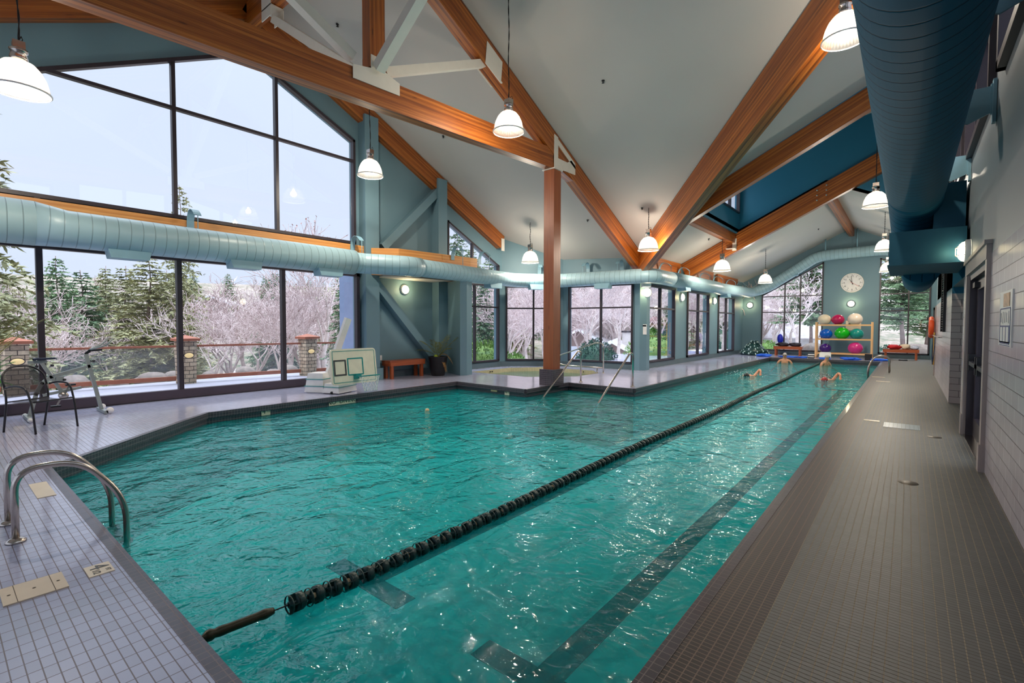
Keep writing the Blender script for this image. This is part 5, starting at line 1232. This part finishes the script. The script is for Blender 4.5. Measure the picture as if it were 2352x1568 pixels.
PR = {'c1': tree_proto(conifer_mesh(1, 13, 3.0, 0), 'conifer_tree', cm('needle')), 'c2': tree_proto(conifer_mesh(2, 11, 2.6, 0, .05), 'conifer_tree', cm('needle_g')), 'c3': tree_proto(conifer_mesh(3, 12, 1.9, 0, .25, .8), 'conifer_tree', cm('needle')),
      'p1': tree_proto(conifer_mesh(4, 12, 3.4, 0, .28, 1.0, .0), 'pine_tree', cm('needle_g')),
      'b1': tree_proto(bare_mesh(5, 9.5, .75), 'bare_tree', [M['bark_pale'], M['twig']]), 'b2': tree_proto(bare_mesh(6, 8.5, .95), 'bare_tree', [M['bark_pale'], M['twig']]),
      'b3': tree_proto(bare_mesh(8, 9.5, .55, .8), 'bare_tree', [M['bark_pale'], M['twig'], M['dryleaf']])}
used = set()
def plant(kind, px, dist, top, label, group=None, sc=1.0, z0=None):
    """stand a tree in the direction of a bearing, its height set from a sight line"""
    phi = math.atan((px-1176)/1108.0); az = YAW-phi; x, y = -dist*math.sin(az), dist*math.cos(az)
    zb = (groundz(x, y) if z0 is None else z0)-.1; zt_ = 1.5+(745-top)/1108.0*dist*math.cos(phi); h = zt_-zb
    src = PR[kind]; base = {'c1': 13, 'c2': 11, 'c3': 12, 'p1': 12, 'b1': 9.0, 'b2': 8.2, 'b3': 9.4}[kind]
    o = src if kind not in used else src.copy()
    if kind in used: COL.objects.link(o)
    used.add(kind); k = h/base; o.location = (x, y, zb); o.scale = (k*sc, k*sc, k); o.rotation_euler = (0, 0, random.uniform(0, 6.28)); tag(o, label, 'tree', group); return o
random.seed(21)
plant('c1', -105, 19, 60, 'big conifer at the left edge, its branch tips reaching into the tall gable window', None, 1.0)
plant('c1', 345, 30, 588, 'broad olive conifer in the middle of the second lower window bay', None, 1.7)
plant('c3', 418, 29, 428, 'tall thin conifer whose top shows in the upper gable window', None, .8)
plant('c1', 290, 36, 612, 'olive conifer just left of the broad one in the second lower bay', None, 1.5)
plant('c1', 385, 39, 622, 'olive conifer just right of the broad one, by the second mullion', None, 1.5)
plant('c2', 190, 40, 622, 'green conifer low between the first mullion and the broad conifer', None, 1.5)
plant('b1', 640, 27, 610, 'pale bare tree just left of the third lower mullion', None, 1.3)
plant('b2', 745, 30, 605, 'pale bare tree crowding behind the hoop', None, 1.3)
plant('b1', 540, 33, 640, 'pale bare tree halfway between the second and third lower mullions', None, 1.4)
plant('b2', 60, 30, 640, 'pale bare tree at the left edge behind the first pillar', None, 1.3)
plant('c2', 135, 34, 590, 'dense green conifer right of the first lower mullion', None, 1.1)
plant('c1', 245, 42, 612, 'conifer behind the first gap of the lower window, left of the broad one', None, 1.1)
plant('c2', 800, 21, 600, 'green conifer behind the leaning hoop pole', None, 1.0)
plant('c2', 1052, 27, 520, 'green conifer seen through the small slanted window above the duct', None, .9)
plant('c2', 1112, 30, 640, 'green conifer behind the first bay window', None, 1.2)
plant('b3', 755, 25, 448, 'bare tree with brown leaf specks reaching into the upper gable window', None, 1.0)
plant('b1', 690, 21, 600, 'pale bare tree behind the stone pillar by the hoop', None, 1.15)
plant('b2', 585, 24, 625, 'pale bare tree left of the third lower mullion', None, 1.2)
plant('b2', 480, 27, 650, 'pale bare tree right of the middle stone pillar', None, 1.1)
plant('b1', 130, 23, 660, 'pale bare tree behind the exercise bike', None, 1.1)
plant('b2', 1205, 27, 615, 'pale bare tree behind the middle bay window, left of the post', None, 1.25)
plant('b1', 1255, 33, 600, 'pale bare tree partly behind the timber post', None, 1.2)
plant('b1', 1345, 27, 590, 'spreading bare tree in the left half of the third bay window', None, 1.3)
plant('b2', 1425, 30, 585, 'spreading bare tree in the right half of the third bay window', None, 1.3)
plant('b1', 1130, 38, 610, 'bare tree behind the first bay window conifer', None, 1.2)
plant('b2', 1510, 34, 600, 'bare tree behind the first long wall window', None, 1.2)
plant('b1', 1600, 42, 610, 'bare tree behind the second long wall window', None, 1.2)
plant('b2', 1665, 50, 620, 'bare tree behind the third long wall window', None, 1.2)
plant('c2', 1545, 40, 640, 'green conifer between the first and second long wall windows', None, 1.2)
plant('b1', 1772, 46, 610, 'bare tree in the left part of the left far window', None, .9)
plant('p1', 1862, 42, 520, 'large green pine trunk and crown in the left far window', None, 1.1)
plant('p1', 2072, 40, 500, 'large spreading green pine in the right far window', None, 1.3)
plant('c1', 1825, 70, 600, 'conifer far behind the left far window', None, 1.4)
plant('p1', 2130, 52, 560, 'second green pine at the right side of the right far window', None, 1.3)
hz = random.Random(4)
for k in range(120):
    px = hz.choice((hz.uniform(-150, 830), hz.uniform(-150, 830), hz.uniform(1050, 1750))); d = hz.uniform(48, 125); top = 745-hz.uniform(20, 120)-(60 if px > 900 else 0)
    plant(hz.choice(('c1', 'c3', 'c2')), px, d, top, 'distant conifer on the snowy hillside beyond the near trees', 'distant hillside conifers', 1.3)
for k in range(96):
    px = hz.choice((hz.uniform(-100, 830), hz.uniform(1060, 1480), hz.uniform(1480, 1900))); d = hz.uniform(28, 75); top = 745-hz.uniform(50, 140)-(40 if px > 900 else 0)
    plant(hz.choice(('b1', 'b2')), px, d, top, 'pale bare tree in the thicket below the hillside', 'bare trees in the thicket', 1.4)
def shrub(px, dist, r, hgt, mat, label, n=1400, seed=1, z0=None):
    phi = math.atan((px-1176)/1108.0); az = YAW-phi; x, y = -dist*math.sin(az), dist*math.cos(az); rnd = random.Random(seed); g = MB()
    for k in range(n):
        a, b = rnd.uniform(0, 2*PI), math.acos(rnd.uniform(0, 1)); q = rnd.uniform(.75, 1.05)
        p = Vector((r*q*math.sin(b)*math.cos(a), r*q*math.sin(b)*math.sin(a), hgt*q*math.cos(b))); d = (p.normalized()+Vector((rnd.uniform(-.6, .6), rnd.uniform(-.6, .6), rnd.uniform(-.2, .8)))).normalized()*rnd.uniform(.06, .14)
        w = d.cross(Vector((rnd.uniform(-1, 1), rnd.uniform(-1, 1), .5))).normalized()*.03; g.face([p, p+d*.5+w, p+d, p+d*.5-w])
    g.lathe([(r*.85, 0), (r*.8, hgt*.4), (r*.5, hgt*.75), (.01, hgt*.88)], seg=14)
    o = g.build('shrub', M[mat]); o.location = (x, y, (groundz(x, y) if z0 is None else z0)-.03); return tag(o, label, 'shrub')
shrub(1112, 19.0, 1.1, 1.15, 'shrub', 'bright green shrub low in the first bay window', 2200, 1, -.3)
shrub(1180, 20.5, .5, .5, 'shrub', 'small yellow-green shrub low in the middle bay window', 600, 2, -.2)
shrub(1370, 21.5, .95, 1.35, 'shrub_d', 'round dark green shrub low in the third bay window', 2000, 3, -.5)
shrub(1500, 26, 1.5, 1.5, 'shrub', 'green shrub low in the first long wall window', 1800, 4, -.4)
shrub(1655, 36, 1.1, 1.9, 'shrub_d', 'rounded dark shrub low in the third long wall window', 1200, 5, -.4)
shrub(1764, 33, .6, .8, 'shrub', 'small green shrub at the left edge of the left far window', 700, 6, -.2)
shrub(2096, 33, 1.1, .7, 'shrub_d', 'low juniper shrub outside the right far window', 1400, 7, -.2)
shrub(2050, 34, .8, .6, 'shrub_d', 'second low juniper shrub left of the right far mullion', 900, 8, -.2)
# rocks by the patio and far window
def rock(x, y, z, s, seed, m, label, group):
    o = blob('rock', label, 'rock', (x, y, z), (s, s*.75, s*.5), m, seed, .22, seed*.7, group)
rk = plain('grey_rock', srgb(140, 126, 118), .9, var=.3, scale=6)
random.seed(9)
for k in range(12): rock(-15.9-random.uniform(0, .6), 1.5+k*.8+random.uniform(-.2, .2), -.22, random.uniform(.4, .8), 30+k, rk, ('weathered rock beyond the patio railing, '+('right against the first stone pillar' if k == 0 else ['', 'just right of the first pillar', 'left part of the first rail span', 'middle of the first rail span', 'right part of the first rail span', 'just left of the middle pillar', 'just right of the middle pillar', 'left part of the second rail span', 'middle of the second rail span', 'right part of the second rail span', 'just right of the hoop pillar', 'farthest one, behind the hoop pole'][k])), 'rocks beyond the patio railing')
for k, (x, y, s) in enumerate(((-3.9, 30.2, 1.3), (-4.8, 31.5, .8), (.3, 30.4, 1.4), (-.6, 31.2, .9), (1.0, 32.0, 1.2))): rock(x, y, -.15, s, 60+k, rk, ['large brown boulder outside the left far window beside the rack', 'smaller brown boulder behind the large one outside the left far window', 'large brown boulder outside the right far window, in its middle', 'small brown boulder outside the right far window, at its left', 'brown boulder outside the right far window, at its right edge'][k], 'boulders outside the far windows')
# houses
def house(px, dist, w, dp_, wall_h, roof_h, ztop, rz, label, chim=True, wm=None):
    phi = math.atan((px-1176)/1108.0); az = YAW-phi; x, y = -dist*math.sin(az), dist*math.cos(az); zb = ztop-roof_h-wall_h
    t = thing('house', label, 'house', (x, y, zb), rz)
    MB().b2((-w/2, -dp_/2, -2), (w/2, dp_/2, wall_h)).build('walls', wm or plain('house_siding', srgb(168, 160, 156), .8), t)
    g = MB(); e = .35
    for s in (-1, 1): g.prism([(s*(w/2+e), wall_h-.15), (0, wall_h+roof_h), (0, wall_h+roof_h+.14), (s*(w/2+e), wall_h)], lambda u, v, q: (u, q, v), -dp_/2-e, dp_/2+e)
    g.build('roof', plain('snowy_shingles', srgb(196, 190, 196), .85, var=.2, scale=3), t)
    g = MB().prism([(-w/2, wall_h), (w/2, wall_h), (0, wall_h+roof_h)], lambda u, v, q: (u, q, v), -dp_/2, -dp_/2+.1); g.build('gable', plain('brown_gable', srgb(130, 108, 104), .8), t)
    g = MB()
    for s in (-1, 1): g.beam((s*(w/2+e), -dp_/2-e, wall_h-.1), (0, -dp_/2-e, wall_h+roof_h+.05), .06, .22)
    g.build('bargeboard', M['snow'], t)
    if chim: MB().box((w*.18, 0, wall_h+roof_h*.9), (.6, .6, 1.5)).build('chimney', plain('chimney_render', srgb(214, 208, 206), .8), t); MB().box((w*.18, 0, wall_h+roof_h*.9+.8), (.72, .72, .12)).build('chimney_cap', M['frame'], t)
    for k in (-1, 1): MB().b2((k*w*.25-.4, -dp_/2-.03, wall_h*.3), (k*w*.25+.4, -dp_/2, wall_h*.75)).build('house_window', M['frame'], t)
    return t
house(1412, 35, 4.6, 5, 2.2, 1.35, .38, YAW*.6, 'small house with snowy gable roof and pale chimney below the third bay window')
house(1345, 48, 6, 5, 3.0, 1.5, 1.0, .3, 'pale house among the trees in the left half of the third bay window', False, plain('pale_siding', srgb(190, 194, 206), .8))
house(1800, 55, 8.5, 6, 2.6, 1.4, 1.75, PI/2, 'white low building with a snowy roof beyond the left far window', False, M['snow'])
house(1590, 60, 7, 6, 3.0, 1.5, 1.6, .4, 'white house beyond the second long wall window', False, M['snow'])
house(690, 110, 7, 6, 2.4, 1.5, 7.2, 1.0, 'distant house with a snowy roof on the hill behind the pillar by the hoop', False)
house(500, 95, 6, 6, 2.2, 1.3, 6.0, .9, 'distant brown-roofed house on the hill right of the second mullion', False)

# ------------------------------------------------------------ people
SKIN = NT('skin'); _n = SKIN.noise(SKIN.obj(), 6, 3)
SKIN.set(Base_Color=SKIN.ramp(_n, (.3, srgb(196, 128, 96)), (.7, srgb(226, 166, 132))), Roughness=.45, Subsurface_Weight=.1); M['skin'] = SKIN.m
def skin_body(name, pts, edges, root_i, mat, parent, lv=2):
    me = bpy.data.meshes.new(name); me.from_pydata([p[:3] for p in pts], edges, []); o = bpy.data.objects.new(name, me); COL.objects.link(o); me.materials.append(mat)
    m = o.modifiers.new('skin', 'SKIN'); m.use_smooth_shade = True
    for i, v in enumerate(me.skin_vertices[0].data):
        r = pts[i][3]; v.radius = r if isinstance(r, tuple) else (r, r); v.use_root = (i == root_i)
    s = o.modifiers.new('sub', 'SUBSURF'); s.levels = lv; s.render_levels = lv; o.parent = parent; return o
def person(label, loc, rz, arms, lean=0.0, head_turn=0.0, shorts=True):
    t = thing('person', label, 'person', loc, rz)      # origin at the feet, facing -y, 1.78 m tall
    c_ = .36                        # knees bent: hips and everything above sit this much lower
    P = [(0, .06, .95-c_, (.16, .11)), (0, .02, 1.12-c_, (.15, .11)), (0, -.02, 1.30-c_, (.18, .12)), (0, -.0-lean*.3, 1.44-c_, (.15, .10)), (0, -.01-lean*.5, 1.52-c_, .065), (0, -.03-lean*.6, 1.60-c_, (.072, .085)), (0, -.03-lean*.7, 1.70-c_, (.075, .092)), (0, -.02-lean*.7, 1.76-c_, (.05, .06))]
    Eg = [(i, i+1) for i in range(7)]
    for s in (-1, 1):
        b = len(P); P += [(s*.10, .05, .89-c_, .095), (s*.13, -.28, .40, .062), (s*.12, .02, .10, .04), (s*.12, -.02, .04, .035), (s*.13, -.16, .02, .028)]; Eg += [(0, b)]+[(b+i, b+i+1) for i in range(4)]
        b = len(P); A = arms[0 if s < 0 else 1]
        P += [(s*.19, -lean*.3, 1.42-c_, .062)]+[(s*a[0], a[1], a[2]-c_, r) for a, r in zip(A, (.045, .032, (.035, .018)))]; Eg += [(3, b), (b, b+1), (b+1, b+2), (b+2, b+3)]
        h = Vector(P[b+3][:3]); dr_ = (h-Vector(P[b+2][:3])).normalized(); sd = dr_.cross(Vector((0, 0, 1))).normalized() if abs(dr_.z) < .9 else Vector((0, 1, 0))
        for k, (off, ln) in enumerate(((-.03, .07), (-.011, .085), (.009, .08), (.028, .062))):
            q = h+sd*off+dr_*ln; m_ = h+sd*off*.8+dr_*ln*.5; c = len(P); P += [(*m_, .009), (*q, .007)]; Eg += [(b+3, c), (c, c+1)]
        c = len(P); q = h-dr_*.01+sd*(-.055)+dr_*.03; P += [(*(h+sd*-.035), .011), (*q, .009)]; Eg += [(b+3, c), (c, c+1)]
    body = skin_body('body', P, Eg, 0, M['skin'], t)
    hy = -.03-lean*.7; hd = empty('head_detail', (0, hy, 1.66-c_)); hd.parent = t; hd.rotation_euler[2] = head_turn
    cap = MB().lathe([(.001, .125), (.04, .118), (.075, .085), (.088, .04), (.09, .01)], seg=24); o = cap.build('swim_cap', plain('grey_cap', srgb(190, 182, 178), .4), hd); o.scale = (.92, 1.12, 1)
    g = MB()
    for s in (-1, 1): g.lathe([(0, 0), (.02, 0), (.022, .012), (.014, .02), (0, .02)], (s*.03, -.098, .02), 10, 'y')
    g.beam((-.05, -.092, .02), (.05, -.092, .02), .008, .008); o = g.build('goggles', M['black'], hd)
    g = MB(); g.lathe([(0, .03), (.009, .01), (.016, -.012), (0, -.02)], (0, -.098, -.01), 10); g.build('nose', M['skin'], hd)
    MB().tube([(-.022, -.09, -.05), (0, -.096, -.052), (.022, -.09, -.05)], .005, 6).build('mouth', plain('lips', srgb(170, 90, 80), .5), hd)
    for s in (-1, 1): MB().lathe([(0, -.03), (.014, -.015), (.017, .01), (0, .03)], (s*.078, 0, -.005), 8).build('ear', M['skin'], hd)
    g = MB(); g.lathe([(.17, .95-c_), (.175, .87-c_), (.16, .82-c_)], (0, .05, 0), seg=24)
    for s in (-1, 1): g.tube([(s*.10, .06, .88-c_), (s*.12, -.14, .46)], [.12, .10], 16, caps=False)
    o = g.build('swim_shorts', M['black'], t); o.scale = (1, .8, 1)
    return t
person('bare-chested swimmer in goggles standing in the far lane left of the lane rope', (-4.28, 24.55, -1.15), .16, [[(.31, .0, 1.24), (.44, -.08, 1.04), (.50, -.14, .97)]]*2)
person('bare-chested swimmer in a pale cap turned aside at the far end of the lane rope', (-2.72, 24.2, -1.15), 1.0, [[(.30, -.04, 1.22), (.34, -.20, 1.05), (.30, -.30, 1.0)], [(.30, -.06, 1.24), (.28, -.28, 1.15), (.2, -.36, 1.12)]], .12, .5)
def swimmer(label, loc, rz, cap):
    t = thing('person', label, 'person', loc, rz)          # prone, head toward -y, water surface at z = 0
    P = [(0, .0, -.10, (.14, .10)), (0, -.20, -.08, (.14, .10)), (0, -.40, -.06, (.17, .11)), (0, -.53, -.06, (.14, .09)), (0, -.62, -.05, .06), (0, -.70, -.04, (.075, .085)), (0, -.80, -.04, (.072, .08)),
         (.09, .08, -.12, .09), (.10, .45, -.18, .06), (.10, .85, -.14, .04), (.10, 1.0, -.16, .025), (-.09, .08, -.12, .09), (-.10, .45, -.10, .06), (-.10, .85, -.2, .04), (-.10, 1.0, -.24, .025),
         (.20, -.50, -.04, .06), (.36, -.30, .20, .045), (.40, -.55, .16, .034), (.40, -.66, .08, (.035, .015)), (-.20, -.52, -.08, .06), (-.24, -.80, -.12, .045), (-.2, -1.05, -.16, .032), (-.19, -1.14, -.17, (.035, .015))]
    Eg = [(0, 1), (1, 2), (2, 3), (3, 4), (4, 5), (5, 6), (0, 7), (7, 8), (8, 9), (9, 10), (0, 11), (11, 12), (12, 13), (13, 14), (3, 15), (15, 16), (16, 17), (17, 18), (3, 19), (19, 20), (20, 21), (21, 22)]
    for b in (18, 22):
        h = Vector(P[b][:3]); d = (h-Vector(P[b-1][:3])).normalized(); sd = d.cross(Vector((0, 0, 1))).normalized()
        for off, ln in ((-.03, .07), (-.01, .085), (.01, .08), (.028, .06), (-.05, .03)): c = len(P); P.append((*(h+sd*off+d*ln), .008)); Eg.append((b, c))
    skin_body('body', P, Eg, 0, M['skin'], t)
    o = MB().lathe([(.001, .10), (.05, .09), (.08, .05), (.092, 0), (.088, -.02)], seg=20).build('swim_cap', cap, t); o.location = (0, -.76, .0); o.rotation_euler = (.5, 0, 0)
    o = MB().lathe([(.15, -.1), (.155, 0), (.15, .14)], seg=20, axis='y').build('swim_shorts', M['black'], t); o.location = (0, .02, -.11); o.scale = (1, 1, .72)
    random.seed(5); g = MB()
    for k in range(150):
        a, r = random.uniform(0, 2*PI), random.uniform(.05, .7); h = random.uniform(0, .22)*(1-r); s = random.uniform(.004, .014)
        g.lathe([(0, -s), (s*.8, 0), (0, s)], (r*math.cos(a)-.1, -.5+r*math.sin(a), h), 5)
    o = g.build('water_splash', M['snow'], t); o['kind'] = 'stuff'
    return t
swimmer('swimmer doing front crawl in the left lane with a raised arm and splash', (-4.25, 18.1, ZW), .15, M['black'])
swimmer('swimmer doing front crawl in a red cap between the lane rope and the right edge', (-2.05, 18.4, ZW), .1, plain('red_cap', srgb(190, 60, 60), .4))
